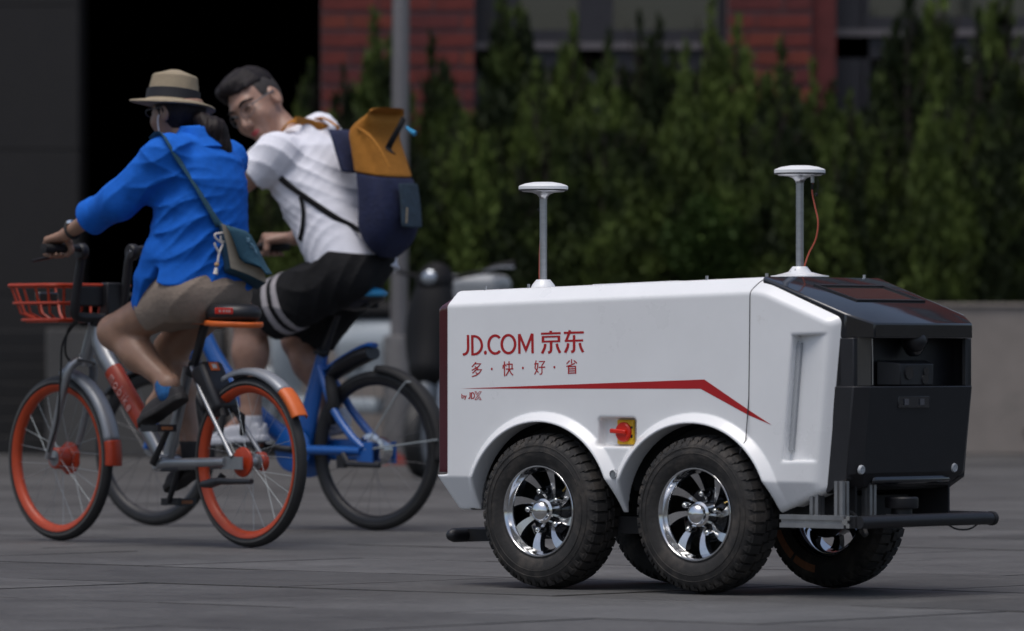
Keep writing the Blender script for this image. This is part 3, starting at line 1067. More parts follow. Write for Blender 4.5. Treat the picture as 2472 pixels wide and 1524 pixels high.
a2 = antenna(.108, YC + .02, .914, 1.238, .085, 1)
def apt(u, v, y=YC + .02):
    return RB.at(u, v, y)
za = lambda x, y: (1200 + x * .3669, 360 + y * .3669)
m = MB()
m.tube([apt(*za(2075, 225)), apt(*za(2074, 290)), apt(*za(2092, 380)), apt(*za(2112, 480)), apt(*za(2098, 590)), apt(*za(2050, 690)), apt(*za(2020, 780)), apt(*za(2006, 850)), apt(*za(2004, 920))], .0026, n=7, smooth=5)
m.build('antenna_cable', 'cable_red', a2)
MB().tube([apt(*za(2075, 172)), apt(*za(2075, 222))], .0052, n=8).build('connector', 'aluminium', a2)
MB().tube([apt(*za(2074, 220)), apt(*za(2074, 268))], .0030, n=8).build('connector_boot', 'black_matte', a2)
m = MB()
m.tube([apt(*za(2090, 178)), apt(*za(2112, 210)), apt(*za(2108, 270)), apt(*za(2100, 296))], .0011, n=5, smooth=4)
m.sphere(apt(*za(2100, 298)), .0055, 8, 6)
m.build('dust_cap', 'black_matte', a2)
m = MB()
m.tube([apt(*za(296, 285)), apt(*za(288, 520)), apt(*za(281, 700)), apt(*za(279, 870))], .0026, n=6, smooth=4)
m.build('antenna_cable', 'cable_red', a1)
m = MB()
m.tube([apt(*za(294, 320)), apt(*za(284, 385))], .0011, n=5)
m.sphere(apt(*za(278, 400)), .0055, 8, 6)
m.build('dust_cap', 'black_matte', a1)
MB().tube([(.06, YC - .02, .900), (.115, YC + .0, .93)], .010, n=12).build('mast_brace', 'aluminium', a2)

# ------------------------------------------------------------------ ground and paving
def ground_mat(name, col, sc, joint=False):
    m = bpy.data.materials.new(name)
    m.use_nodes = True
    nt = m.node_tree
    N, L = nt.nodes, nt.links
    b = N['Principled BSDF']
    b.inputs['Roughness'].default_value = .62
    b.inputs['Specular IOR Level'].default_value = .35
    ge = N.new('ShaderNodeNewGeometry')
    oi = N.new('ShaderNodeObjectInfo')
    n1 = N.new('ShaderNodeTexNoise'); n1.inputs['Scale'].default_value = 1.1; n1.inputs['Detail'].default_value = 7; n1.inputs['Roughness'].default_value = .65
    n2 = N.new('ShaderNodeTexNoise'); n2.inputs['Scale'].default_value = 38; n2.inputs['Detail'].default_value = 5; n2.inputs['Roughness'].default_value = .75
    n3 = N.new('ShaderNodeTexNoise'); n3.inputs['Scale'].default_value = 6; n3.inputs['Detail'].default_value = 6; n3.inputs['Roughness'].default_value = .7
    for n in (n1, n2, n3):
        L.new(ge.outputs['Position'], n.inputs['Vector'])
    def rng_(src, lo, hi, a=.3, c=.7):
        r = N.new('ShaderNodeMapRange')
        r.inputs['From Min'].default_value = a
        r.inputs['From Max'].default_value = c
        r.inputs['To Min'].default_value = lo
        r.inputs['To Max'].default_value = hi
        L.new(src, r.inputs['Value'])
        return r.outputs[0]
    def mul(a, c):
        q = N.new('ShaderNodeMath')
        q.operation = 'MULTIPLY'
        L.new(a, q.inputs[0])
        L.new(c, q.inputs[1])
        return q.outputs[0]
    f = mul(mul(rng_(n1.outputs['Fac'], .72, 1.28), rng_(n2.outputs['Fac'], .72, 1.28)), mul(rng_(n3.outputs['Fac'], .82, 1.18), rng_(oi.outputs['Random'], .78, 1.20, 0, 1)))
    mx = N.new('ShaderNodeMix'); mx.data_type = 'RGBA'; mx.blend_type = 'MULTIPLY'; mx.inputs['Factor'].default_value = 1
    mx.inputs['A'].default_value = (*col, 1)
    L.new(f, mx.inputs['B'])
    L.new(mx.outputs['Result'], b.inputs['Base Color'])
    L.new(rng_(n3.outputs['Fac'], .5, .75), b.inputs['Roughness'])
    bp = N.new('ShaderNodeBump'); bp.inputs['Strength'].default_value = .35; bp.inputs['Distance'].default_value = .004
    L.new(n2.outputs['Fac'], bp.inputs['Height'])
    L.new(bp.outputs[0], b.inputs['Normal'])
    MT[name] = m
ground_mat('granite', (0.076, 0.0755, 0.0755), 1)
ground_mat('joint_dark', (0.010, 0.009, 0.008), 1)
m = MB()
m.add([(-400, -200, -.012), (400, -200, -.012), (400, 900, -.012), (-400, 900, -.012)], [(0, 1, 2, 3)])
g = m.build('ground', 'granite', None, recalc=False)
struct(g)
# joint bed under the slabs, then each slab as its own piece
pav = bpy.data.objects.new('pavement', None)
COL.objects.link(pav)
pav['kind'] = 'structure'
pav.location = (.525, 17.86, 0)
pav.rotation_euler = (0, 0, RB.ang)
MB().add([(-13, -13, -.006), (13, -13, -.006), (26, 26, -.006), (-13, 30, -.006)], [(0, 1, 2, 3)]).build('joint_bed', 'joint_dark', pav, recalc=False)
SLX, SLY, GAP = 1.07, 1.07, .007
slab_me = {}
def slab_mesh(k):
    if k not in slab_me:
        x, y, b = SLX / 2 - GAP / 2, SLY / 2 - GAP / 2, .003
        V = [(-x, -y, -.03), (x, -y, -.03), (x, y, -.03), (-x, y, -.03), (-x, -y, -b), (x, -y, -b), (x, y, -b), (-x, y, -b),
             (-x + b, -y + b, 0), (x - b, -y + b, 0), (x - b, y - b, 0), (-x + b, y - b, 0)]
        F = [(8, 9, 10, 11)] + [(i, (i + 1) % 4, (i + 1) % 4 + 4, i + 4) for i in range(4)] + [(i + 4, (i + 1) % 4 + 4, (i + 1) % 4 + 8, i + 8) for i in range(4)]
        me = bpy.data.meshes.new('slab')
        me.from_pydata(V, [], F)
        me.materials.append(MT['granite'])
        me.materials.append(MT['joint_dark'])
        for q_, po in enumerate(me.polygons):
            po.material_index = 0 if q_ == 0 else 1
        slab_me[k] = me
    return slab_me[k]
cand = []
for i in range(-24, 40):
    for j in range(-24, 40):
        lx = i * SLX + (SLX / 2 if j % 2 else 0) + .31
        ly = j * SLY + .17
        w = RB.wl((lx, ly, 0))
        if 14.4 < w[1] < 43 and abs(w[0]) < w[1] * .0865 + 1.0:
            cand.append((w[1], lx, ly))
cand.sort()
rest = MB()
for q, (Y, lx, ly) in enumerate(cand):
    dz = random.uniform(-.0026, .0004)
    if q < 290:
        o = bpy.data.objects.new('slab', slab_mesh(0))
        COL.objects.link(o)
        o.parent = pav
        o.location = (lx, ly, dz)
        o.rotation_euler = (random.uniform(-.0010, .0010), random.uniform(-.0010, .0010), 0)
    else:
        rest.box((lx, ly, -.015 + dz), (SLX - GAP, SLY - GAP, .03))
r = rest.build('far_slabs', 'granite', pav)
r['kind'] = 'stuff'

# ------------------------------------------------------------------ planter wall, steps, cheek wall
def wthing(name, label, cat, p, group=None):
    return thing(name, label, cat, p, 0, group)
YW = 43.5
m = MB()
o = wthing('planter_wall', 'long grey concrete planter wall below the row of conifers', 'wall', (1.5, YW, 0))
MB().box((-3.30, .15, .515), (.39, .30, 1.03)).build('wall_panel', 'concrete', o, bevel=.006)
for i in range(6):
    x0 = -3.10 + i * 1.45
    MB().box((x0 + .722, .15, .515), (1.438, .30, 1.03)).build('wall_panel', 'concrete', o, bevel=.006)
MB().box((1.05, .16, 1.045), (9.1, .36, .026)).build('coping', 'concrete', o, bevel=.006)
for x, z in ((2.12, .15), (.35, .16)):
    MB().lathe([(0, -.004), (.028, -.004), (.036, .001), (.036, .01)], (x, -.0035, z), (0, -1, 0), 12).build('drain_hole', 'seam_dark', o)
struct(MB().box((2.6, YW + 1.6, .49), (9.2, 2.5, .98)).build('soil_bed', 'soil', None))
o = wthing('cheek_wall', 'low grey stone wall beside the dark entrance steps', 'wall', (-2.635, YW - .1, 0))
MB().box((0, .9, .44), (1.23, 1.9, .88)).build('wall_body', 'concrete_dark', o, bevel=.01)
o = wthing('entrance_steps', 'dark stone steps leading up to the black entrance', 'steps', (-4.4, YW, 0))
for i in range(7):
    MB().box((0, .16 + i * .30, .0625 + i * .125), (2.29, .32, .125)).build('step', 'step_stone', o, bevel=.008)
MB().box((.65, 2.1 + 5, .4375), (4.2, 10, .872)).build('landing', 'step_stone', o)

# ------------------------------------------------------------------ building
YB = 46.6
bd = wthing('brick_building', 'red brick building with recessed windows and a deep black entrance', 'building', (0, YB, 0))
def bx(u):
    return (u - CU) / FPX * YB
def bz(v):
    return HC + (CV - v) / FPX * YB
def pier(x0, x1, zmin, zmax, n):
    core = MB().box(((x0 + x1) / 2, .35, 2.75), (x1 - x0, .7, 5.5)).build('pier', 'mortar', bd)
    ch, cl = .137, .42
    meshes = {}
    k = 0
    z = zmin
    row = 0
    while z < zmax:
        x = x0
        first = True
        while x < x1 - .01:
            l = cl * (.5 if (first and row % 2) else 1)
            l = min(l, x1 - x)
            first = False
            key = round(l, 2)
            if key not in meshes:
                b = MB().box((0, 0, 0), (max(.03, l - .016), .05, ch - .034))
                me = bpy.data.meshes.new('brick')
                me.from_pydata(b.v, [], b.f)
                meshes[key] = me
                me.materials.append(MT['brick_a'])
            me = meshes[key]
            ob = bpy.data.objects.new('brick', me)
            COL.objects.link(ob)
            ob.parent = core
            ob.location = (x + l / 2, random.uniform(.009, .014), z + ch / 2)
            ob.material_slots[0].link = 'OBJECT'
            ob.material_slots[0].material = MT[random.choice(['brick_a', 'brick_a', 'brick_b', 'brick_c'])]
            x += l
            k += 1
        z += ch
        row += 1
    return core
pier(bx(775), bx(1146), 1.35, 3.75, 0)
pier(bx(1756), bx(1960), 1.9, 3.75, 0)
# tall facade above the ground floor (outside the frame, seen only in reflections)
def brick_wall_mat():
    m = bpy.data.materials.new('brick_wall')
    m.use_nodes = True
    N, L = m.node_tree.nodes, m.node_tree.links
    b = N['Principled BSDF']
    b.inputs['Roughness'].default_value = .85
    tc = N.new('ShaderNodeTexCoord')
    mp = N.new('ShaderNodeMapping')
    mp.inputs['Rotation'].default_value = (math.radians(90), 0, 0)
    t = N.new('ShaderNodeTexBrick')
    t.inputs['Scale'].default_value = 1
    t.inputs['Color1'].default_value = (.20, .034, .026, 1)
    t.inputs['Color2'].default_value = (.15, .03, .026, 1)
    t.inputs['Mortar'].default_value = (.07, .05, .05, 1)
    t.inputs['Brick Width'].default_value = .42
    t.inputs['Row Height'].default_value = .137
    t.inputs['Mortar Size'].default_value = .013
    L.new(tc.outputs['Object'], mp.inputs['Vector'])
    L.new(mp.outputs[0], t.inputs['Vector'])
    L.new(t.outputs['Color'], b.inputs['Base Color'])
    MT['brick_wall'] = m
brick_wall_mat()
MB().box((2, .40, 12.5), (34, .78, 14)).build('upper_wall', 'brick_wall', bd)
for fl in range(3):
    for k in range(5):
        x = -10 + k * 5.2
        fr_ = MB().box((x, -.01, 8.2 + fl * 4.2), (2.6, .12, 2.4)).build('window', 'frame_dark', bd)
        MB().box((x - .62, -.06, 8.2 + fl * 4.2), (1.1, .06, 2.2)).box((x + .62, -.06, 8.2 + fl * 4.2), (1.1, .06, 2.2)).build('pane', 'window_glass', fr_)
# ground-floor windows
def window(x0, x1, zt, zb, mull, blinds):
    d = .42
    f = MB()
    f.box(((x0 + x1) / 2, d, 5.0), (x1 - x0, .10, .9))
    for xm, w in mull:
        f.box((xm, d - .02, (zb + 5.4) / 2), (w, .13, 5.4 - zb))
    fr_ = f.build('window_frame', 'frame_dark', bd)
    s = MB()
    s.box(((x0 + x1) / 2, d - .055, zt), (x1 - x0, .14, .052))
    s.build('transom', 'frame_light', fr_)
    MB().box(((x0 + x1) / 2, d - .03, zt - .11), (x1 - x0, .11, .165)).build('transom', 'frame_dark', fr_)
    MB().box(((x0 + x1) / 2, d - .03, zt + .075), (x1 - x0, .10, .095)).build('transom', 'frame_dark', fr_)
    MB().box(((x0 + x1) / 2, d + .03, zt + 1.0), (x1 - x0, .012, 1.80)).build('pane', 'window_glass', fr_)
    MB().box(((x0 + x1) / 2, d + .03, (zb + zt) / 2 - .1), (x1 - x0, .012, zt - zb - .2)).build('pane', 'window_glass', fr_)
    for (b0, b1, z0, z1) in blinds:
        MB().box(((b0 + b1) / 2, d + .10, (z0 + z1) / 2), (b1 - b0, .02, z1 - z0)).build('blind', 'blind', fr_)
window(bx(1146), bx(1756), bz(106), 1.0, ((bx(1440), .26), (bx(1200), .34), (bx(1745), .05)),
       ((bx(1260), bx(1400), bz(90), 5.0), (bx(1475), bx(1742), bz(94), 5.0), (bx(1470), bx(1742), 1.2, bz(128))))
window(bx(1960), bx(2560), bz(74), 1.0, ((bx(2025), .40), (bx(2095), .06)),
       ((bx(2100), bx(2540), bz(60), 5.0), (bx(2085), bx(2240), 1.2, bz(100))))
# return of the right-hand pier
MB().box((bx(1990), .30, 2.75), (.18, .5, 5.5)).build('pier_return', 'brick_b', bd)
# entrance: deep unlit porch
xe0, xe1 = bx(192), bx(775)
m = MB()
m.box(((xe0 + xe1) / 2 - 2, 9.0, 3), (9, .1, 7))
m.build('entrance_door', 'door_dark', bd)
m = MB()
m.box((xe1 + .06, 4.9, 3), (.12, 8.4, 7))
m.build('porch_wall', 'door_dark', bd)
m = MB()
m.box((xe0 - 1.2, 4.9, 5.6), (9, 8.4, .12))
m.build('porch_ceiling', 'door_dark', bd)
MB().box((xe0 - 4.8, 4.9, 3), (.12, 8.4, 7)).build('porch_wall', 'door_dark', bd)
# stone pillar
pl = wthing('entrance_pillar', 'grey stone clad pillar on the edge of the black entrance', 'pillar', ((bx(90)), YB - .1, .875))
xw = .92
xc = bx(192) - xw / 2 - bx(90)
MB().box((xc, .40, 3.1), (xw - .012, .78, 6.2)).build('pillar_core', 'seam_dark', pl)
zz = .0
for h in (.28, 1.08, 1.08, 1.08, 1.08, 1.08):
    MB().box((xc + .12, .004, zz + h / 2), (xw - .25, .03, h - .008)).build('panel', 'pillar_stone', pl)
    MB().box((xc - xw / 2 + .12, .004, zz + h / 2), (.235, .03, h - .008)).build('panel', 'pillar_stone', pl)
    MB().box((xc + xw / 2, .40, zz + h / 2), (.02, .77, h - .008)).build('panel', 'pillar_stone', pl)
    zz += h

# ------------------------------------------------------------------ conifers
def leaf_mat(name, dark, light):
    m = bpy.data.materials.new(name)
    m.use_nodes = True
    N, L = m.node_tree.nodes, m.node_tree.links
    b = N['Principled BSDF']
    b.inputs['Roughness'].default_value = .7
    b.inputs['Specular IOR Level'].default_value = .2
    ge = N.new('ShaderNodeNewGeometry')
    oi = N.new('ShaderNodeObjectInfo')
    n = N.new('ShaderNodeTexNoise'); n.inputs['Scale'].default_value = 3.2; n.inputs['Detail'].default_value = 4
    L.new(ge.outputs['Position'], n.inputs['Vector'])
    ad = N.new('ShaderNodeMath'); ad.operation = 'MULTIPLY_ADD'; ad.inputs[1].default_value = .35; ad.inputs[2].default_value = -.17
    L.new(oi.outputs['Random'], ad.inputs[0])
    a2_ = N.new('ShaderNodeMath'); a2_.operation = 'ADD'
    L.new(n.outputs['Fac'], a2_.inputs[0]); L.new(ad.outputs[0], a2_.inputs[1])
    cr = N.new('ShaderNodeValToRGB')
    cr.color_ramp.elements[0].position = .40
    cr.color_ramp.elements[0].color = (*dark, 1)
    cr.color_ramp.elements[1].position = .68
    cr.color_ramp.elements[1].color = (*light, 1)
    L.new(a2_.outputs[0], cr.inputs['Fac'])
    L.new(cr.outputs['Color'], b.inputs['Base Color'])
    MT[name] = m
leaf_mat('conifer_leaf', (0.014, 0.022, 0.007), (0.088, 0.124, 0.027))
def crown_mesh(seed, n):
    r = np.random.default_rng(seed)
    # unit height crown, radius profile of a slim thuja, broken into upright plumes
    V, F = [], []
    plumes = [(0, 0, 1.0, .5, 0)]
    for i in range(26):
        a = r.uniform(0, 2 * PI)
        d = r.uniform(.35, .95)
        h = r.uniform(.12, .92)
        plumes.append((math.cos(a) * d, math.sin(a) * d, h, r.uniform(.25, .42), a))
    for i in range(n):
        pi_ = r.integers(0, len(plumes))
        px, py, ph, pr, pa = plumes[pi_]
        base = max(0, ph - r.uniform(.25, .45)) if pi_ else .0
        z = base + (ph - base) * r.uniform(0, 1) ** .8
        env = lambda q: .27 * (1 - q) ** .44 * min(1, .62 + 1.6 * q)
        k = env(min(z, .995))
        tz = (z - base) / (ph - base + 1e-6)
        w = pr * (1 - tz) ** .6 * .9 + .04
        a = r.uniform(0, 2 * PI)
        rr = w * math.sqrt(r.uniform(.15, 1))
        x, y = (px * (1 - .55 * tz * .4) + math.cos(a) * rr) * k, (py * (1 - .22 * tz) + math.sin(a) * rr) * k
        s = r.uniform(.011, .023)
        t = np.array([r.normal() * .35 + x * 1.2, r.normal() * .35 + y * 1.2, 1.0])
        t = nrm(t) * s * r.uniform(1.6, 3.0)
        q = nrm(np.cross(t, r.normal(size=3))) * s * .55
        o = len(V)
        c = np.array([x, y, z * .985])
        V += [tuple(c - q * .6), tuple(c + t * .5 - q), tuple(c + t), tuple(c + t * .45 + q), tuple(c + q * .6)]
        F += [(o, o + 1, o + 2, o + 3, o + 4)]
    me = bpy.data.meshes.new('crown')
    me.from_pydata(V, [], F)
    me.materials.append(MT['conifer_leaf'])
    return me
crowns = [crown_mesh(40 + i, 6500) for i in range(4)]
tm = MB()
tm.tube([(0, 0, 0), (.004, 0, .4), (0, .004, .8), (0, 0, .95)], [.03, .022, .010, .003], n=7)
for i in range(14):
    a, z = i * 2.4, .08 + i * .055
    l = .16 * (1 - z) ** .6
    tm.tube([(0, 0, z), (math.cos(a) * l * .6, math.sin(a) * l * .6, z + .06), (math.cos(a) * l, math.sin(a) * l, z + .16)], [.007, .005, .002], n=5)
trunk_o = tm.build('trunk', 'trunk', None)
trunk_me = trunk_o.data
bpy.data.objects.remove(trunk_o)
def conifer(u, v, Y, w, label, group=None, z0=.97):
    top = HC + (CV - v) / FPX * Y
    H = top - z0
    t = thing('conifer', label, 'tree', ((u - CU) / FPX * Y, Y, z0), random.uniform(0, 6.28), group)
    for nm, me in (('trunk', trunk_me), ('crown', random.choice(crowns))):
        o = bpy.data.objects.new(nm, me)
        COL.objects.link(o)
        o.parent = t
        o.scale = (w * H ** .25, w * H ** .25, H)
    return t
HG = 'conifers in the hedge along the planter'
trees = [
    (748, 140, 44.9, 1.0, 'slim conifer standing against the black entrance beside the brick pier'),
    (828, 150, 45.3, .9, 'shorter conifer in front of the first brick pier'),
    (905, 25, 44.8, 1.25, 'tall pointed conifer in front of the first brick pier, beside the steel pole'),
    (1042, 85, 44.9, 1.2, 'pointed conifer on the other side of the steel pole, against the brick pier'),
    (1105, 245, 44.4, 1.1, 'low conifer below the corner of the first brick pier'),
    (1212, -60, 45.0, 1.35, 'very tall conifer over the dark reveal beside the first brick pier'),
    (1292, 150, 44.6, 1.1, 'conifer with its tip under the first window transom'),
    (1382, 20, 45.0, 1.2, 'tall slim conifer against the pale first window pane'),
    (1470, 80, 44.7, 1.2, 'conifer below the dark window mullion'),
    (1545, 20, 45.1, 1.15, 'conifer with a bright tip in front of the pale window pane beside the mullion'),
    (1594, 45, 44.8, 1.05, 'conifer with a rounded tip in the middle of the pale window pane'),
    (1655, 110, 44.4, 1.15, 'low conifer below the pale window pane'),
    (1716, 5, 45.0, 1.25, 'bright green conifer where the window meets the second brick pier'),
    (1782, 30, 44.7, 1.35, 'broad dark conifer over the edge of the second brick pier'),
    (1886, 100, 44.5, 1.3, 'conifer in the middle of the second brick pier'),
    (1962, 150, 44.9, 1.2, 'conifer at the shaded side of the second brick pier'),
    (2052, 210, 44.5, 1.2, 'low conifer in front of the dark window jamb'),
    (2112, 225, 44.9, .9, 'small conifer beside the gap that shows the lower window pane'),
    (2192, -40, 44.8, 1.3, 'very tall conifer beyond the gap in the hedge'),
    (2278, -70, 45.1, 1.3, 'very tall slim conifer between two pale panes of the second window'),
    (2362, 25, 44.6, 1.3, 'tall conifer near the far end of the visible hedge'),
    (2432, -80, 45.0, 1.5, 'very tall dark conifer at the far end of the visible hedge'),
    (2510, -40, 44.7, 1.5, 'tall conifer cut by the edge of the photo'),
]
for u, v, Y, w, lab in trees:
    conifer(u, v, Y, w * 1.12, lab, HG)
random.seed(33)
back = (866, 968, 1080, 1165, 1255, 1335, 1428, 1508, 1630, 1690, 1838, 1925, 2010, 2080, 2160, 2235, 2320, 2400)
for u in back:
    lo, hi_ = (330, 400) if u > 2055 and u < 2200 else (150, 260)
    conifer(u, random.uniform(lo, hi_) - (90 if u > 2200 else 0), random.uniform(45.3, 45.6), random.uniform(1.15, 1.4), 'conifer in the back row of the hedge, mostly behind its neighbours',
            'conifers in the back row of the hedge')
random.seed(21)
for i, u in enumerate((592, 648, 704, 752)):
    conifer(u, (400, 360, 330, 290)[i], 44.2 + .15 * (i % 2), .95, ('low conifer seen between the two riders', 'low conifer behind the forearm of the rider in white', 'conifer behind the neck of the rider in white', 'conifer above the shoulder of the rider in white')[i], HG)
for i in range(26):
    u = 800 + i * 67 + random.uniform(-16, 16)
    conifer(u, random.uniform(250, 370) - (60 if u > 2150 else 0), random.uniform(44.05, 44.35), random.uniform(1.15, 1.5), 'low bushy conifer filling the front of the hedge above the planter wall',
            'low conifers along the front of the hedge')

def shrub():
    leaf_mat('shrub_leaf', (0.028, 0.052, 0.010), (0.085, 0.150, 0.026))
    c = P3(1712, 590, 44.0)
    t = thing('shrub', 'rounded lighter green shrub low in the hedge between the two antennas', 'shrub', (c[0], 44.0, .97), 0)
    V, F = [], []
    r = np.random.default_rng(5)
    for i in range(5200):
        d = nrm(r.normal(size=3))
        rad = r.uniform(.55, 1) * (1 + .18 * math.sin(5 * d[0] + 3 * d[2]) + .12 * math.sin(9 * d[1] + 4))
        p = np.array([d[0] * .30, d[1] * .22, max(d[2], -.7) * .30 + .52]) * [rad, rad, 1] + [0, 0, (rad - 1) * .2]
        t_ = nrm(d + r.normal(size=3) * .7 + [0, 0, .6]) * r.uniform(.03, .055)
        q_ = nrm(np.cross(t_, r.normal(size=3))) * r.uniform(.010, .018)
        k = len(V)
        V += [tuple(p - q_ * .5), tuple(p + t_ * .5 - q_), tuple(p + t_), tuple(p + t_ * .5 + q_), tuple(p + q_ * .5)]
        F.append((k, k + 1, k + 2, k + 3, k + 4))
    m = MB()
    m.add(V, F)
    m.build('foliage', 'shrub_leaf', t, recalc=False)
    s_ = MB()
    for i in range(7):
        a = i * .9
        s_.tube([(0, 0, 0), (math.cos(a) * .06, math.sin(a) * .05, .25), (math.cos(a) * .18, math.sin(a) * .13, .6)], [.014, .010, .004], n=5)
    s_.build('stem', 'trunk', t)
shrub()

# ------------------------------------------------------------------ steel pole
YP = 39.6
p = P3(963, 1098, YP)
pole = thing('lamp_post', 'tall brushed steel post with a thicker sleeve at its foot', 'post', (p[0], YP, 0), 0)
MB().tube([(0, 0, .7), (.01, 0, 2.5), (.03, 0, 6)], .0555, n=24).build('pole', 'pole_steel', pole)
MB().lathe([(.0, .0), (.099, 0), (.099, .79), (.094, .81), (.06, .815)], (0, 0, .005), (0, 0, 1), 28).build('sleeve', 'sleeve_steel', pole)
MB().lathe([(.16, 0), (.16, .018), (.106, .02)], (0, 0, .0), (0, 0, 1), 28).build('base_plate', 'sleeve_steel', pole)
wp = MB()
for i in range(40):
    a, r_ = random.uniform(0, 6.28), random.uniform(.1, .24)
    c = np.array([math.cos(a) * r_, math.sin(a) * r_ * .6 - .12, .0])
    wp.tube([c, c + np.array([random.uniform(-.03, .03), random.uniform(-.03, .03), random.uniform(.04, .09)])], [.010, .004], n=4)
wo_ = wp.build('weeds', 'weed_red', None)
wo_.location = (p[0] + .03, YP, 0)
wo_['kind'] = 'stuff'

# ------------------------------------------------------------------ scooters (parked beside the pole)
def scooter_dark():
    Y = 35.5
    s = FPX / Y
    base = P3(1094, 1152, Y)
    t = thing('electric_scooter', 'black electric scooter with a bright headlamp parked behind the robot', 'scooter', (base[0], Y, 0), math.radians(-106))
    # local x = forward
    for x in (.62, -.62):
        w = MB()
        w.lathe([(.15, -.045), (.20, -.05), (.225, -.03), (.23, 0), (.225, .03), (.20, .05), (.15, .045)], (x, 0, .23), (0, 1, 0), 28)
        wo2 = w.build('wheel', 'tyre_black', t)
        MB().lathe([(.02, -.05), (.04, -.03), (.14, -.025), (.152, -.04), (.152, .04), (.14, .025), (.04, .03), (.02, .05)], (x, 0, .23), (0, 1, 0), 24).build('rim', 'scooter_grey', wo2)
    def F(p):
        d = rcone(p, (.50, 0, .62), (.34, 0, 1.12), .11, .10)
        d = smin(d, ellip(p, (.42, 0, .80), (.10, .155, .32)), .06)
        d = smin(d, sbox(p, (-.02, 0, .30), (.34, .14, .05), .03), .05)
        d = smin(d, ellip(p, (-.48, 0, .52), (.34, .16, .17)), .06)
        return d
    sdf_mesh('body_panel', F, (-.9, -.3, .15), (.75, .3, 1.35), .016, 'scooter_black', t)
    sdf_mesh('seat', lambda p: smin(ellip(p, (-.35, 0, .75), (.40, .15, .075)), ellip(p, (-.6, 0, .78), (.16, .14, .07)), .05), (-.9, -.25, .6), (.2, .25, .95), .014, 'scooter_black', t)
    MB().tube([(.66, 0, .46), (.52, 0, .50), (.42, 0, .43)], [.02, .1, .04], n=14, ratio=.55).build('front_fender', 'scooter_grey', t)
    MB().tube([(.55, -.07, .23), (.47, -.07, .70)], .02, n=8).tube([(.55, .07, .23), (.47, .07, .70)], .02, n=8).build('fork', 'aluminium', t)
    hb = MB()
    hb.tube([(.16, -.36, 1.20), (.24, -.22, 1.16), (.31, 0, 1.12), (.24, .22, 1.16), (.16, .36, 1.20)], .013, n=8, smooth=4)
    hb = hb.build('handlebar', 'scooter_black', t)
    for sg in (-1, 1):
        MB().tube([(.14, .40 * sg, 1.21), (.20, .28 * sg, 1.18)], .022, n=10).build('grip', 'scooter_black', hb)
        MB().tube([(.25, .26 * sg, 1.17), (.29, .36 * sg, 1.19), (.27, .44 * sg, 1.19)], .008, n=6).build('brake_lever', 'aluminium', hb)
    MB().sphere((.38, 0, 1.10), (.11, .105, .095), 20, 12).build('headlamp_shell', 'scooter_black', t)
    MB().lathe([(0, .012), (.030, .010), (.042, 0)], (.480, 0, 1.13), (1, 0, .1), 20).build('headlamp', 'lamp_glass', t)
    MB().box((.42, 0, .95), (.14, .13, .06)).build('front_light', 'lamp_glass', t, bevel=.03)
    MB().box((-.80, 0, .62), (.05, .14, .06)).build('tail_light', 'red_reflector', t, bevel=.015)
    sdf_mesh('rear_box', lambda p: sbox(p, (-.50, 0, .99), (.17, .17, .17), .06), (-.75, -.25, .75), (-.25, .25, 1.22), .014, 'scooter_grey', t)
    return t
scooter_dark()
def scooter_white():
    Y = 42.3
    base = P3(850, 1104, Y)
    t = thing('electric_scooter', 'white electric scooter with red mark and black seat parked behind the steel post', 'scooter', (base[0], Y, 0), math.radians(152))
    t.scale = (1.1, 1.1, 1.1)
    for x in (.60, -.56):
        w = MB()
        w.lathe([(.15, -.045), (.20, -.05), (.225, -.03), (.23, 0), (.225, .03), (.20, .05), (.15, .045)], (x, 0, .23), (0, 1, 0), 28)
        wo2 = w.build('wheel', 'tyre_black', t)
        MB().lathe([(.02, -.05), (.04, -.03), (.14, -.025), (.152, -.04), (.152, .04), (.14, .025), (.04, .03), (.02, .05)], (x, 0, .23), (0, 1, 0), 24).build('rim', 'scooter_grey', wo2)
    def F(p):
        d = ellip(p, (-.30, 0, .72), (.46, .17, .17))
        d = smin(d, sbox(p, (-.30, 0, .62), (.34, .15, .14), .06), .08)
        d = smin(d, sbox(p, (.10, 0, .32), (.34, .13, .05), .03), .06)
        d = smin(d, ellip(p, (.45, 0, .70), (.09, .19, .36)), .08)
        return d
    sdf_mesh('body_panel', F, (-.85, -.3, .2), (.7, .3, 1.15), .016, 'scooter_white', t)
    sdf_mesh('seat', lambda p: ellip(p, (-.30, 0, .90), (.42, .15, .075)), (-.8, -.25, .75), (.2, .25, 1.05), .014, 'scooter_black', t)
    MB().sphere((.58, 0, .44), (.20, .09, .12), 18, 10).build('front_fender', 'scooter_white', t)
    MB().sphere((-.56, 0, .44), (.20, .085, .10), 18, 10).build('rear_fender', 'scooter_white', t)
    MB().tube([(.53, .07, .23), (.47, .07, .60)], .02, n=8).tube([(.53, -.07, .23), (.47, -.07, .60)], .02, n=8).build('fork', 'aluminium', t)
    MB().tube([(.30, -.33, 1.10), (.36, 0, 1.05), (.30, .33, 1.10)], .014, n=8, smooth=4).build('handlebar', 'scooter_black', t)
    MB().box((-.52, .165, .79), (.10, .02, .09)).build('red_mark', 'red_reflector', t, bevel=.008)
    MB().lathe([(0, .01), (.055, .01), (.06, 0)], (-.12, .148, .60), (0, 1, 0), 16).build('motor_cap', 'scooter_black', t)
    MB().lathe([(.03, -.1), (.12, -.09), (.15, 0), (.12, .09), (.03, .1)], (-.80, 0, .86), (0, 1, 0), 20).build('tail_box', 'scooter_black', t)
    return t
scooter_white()

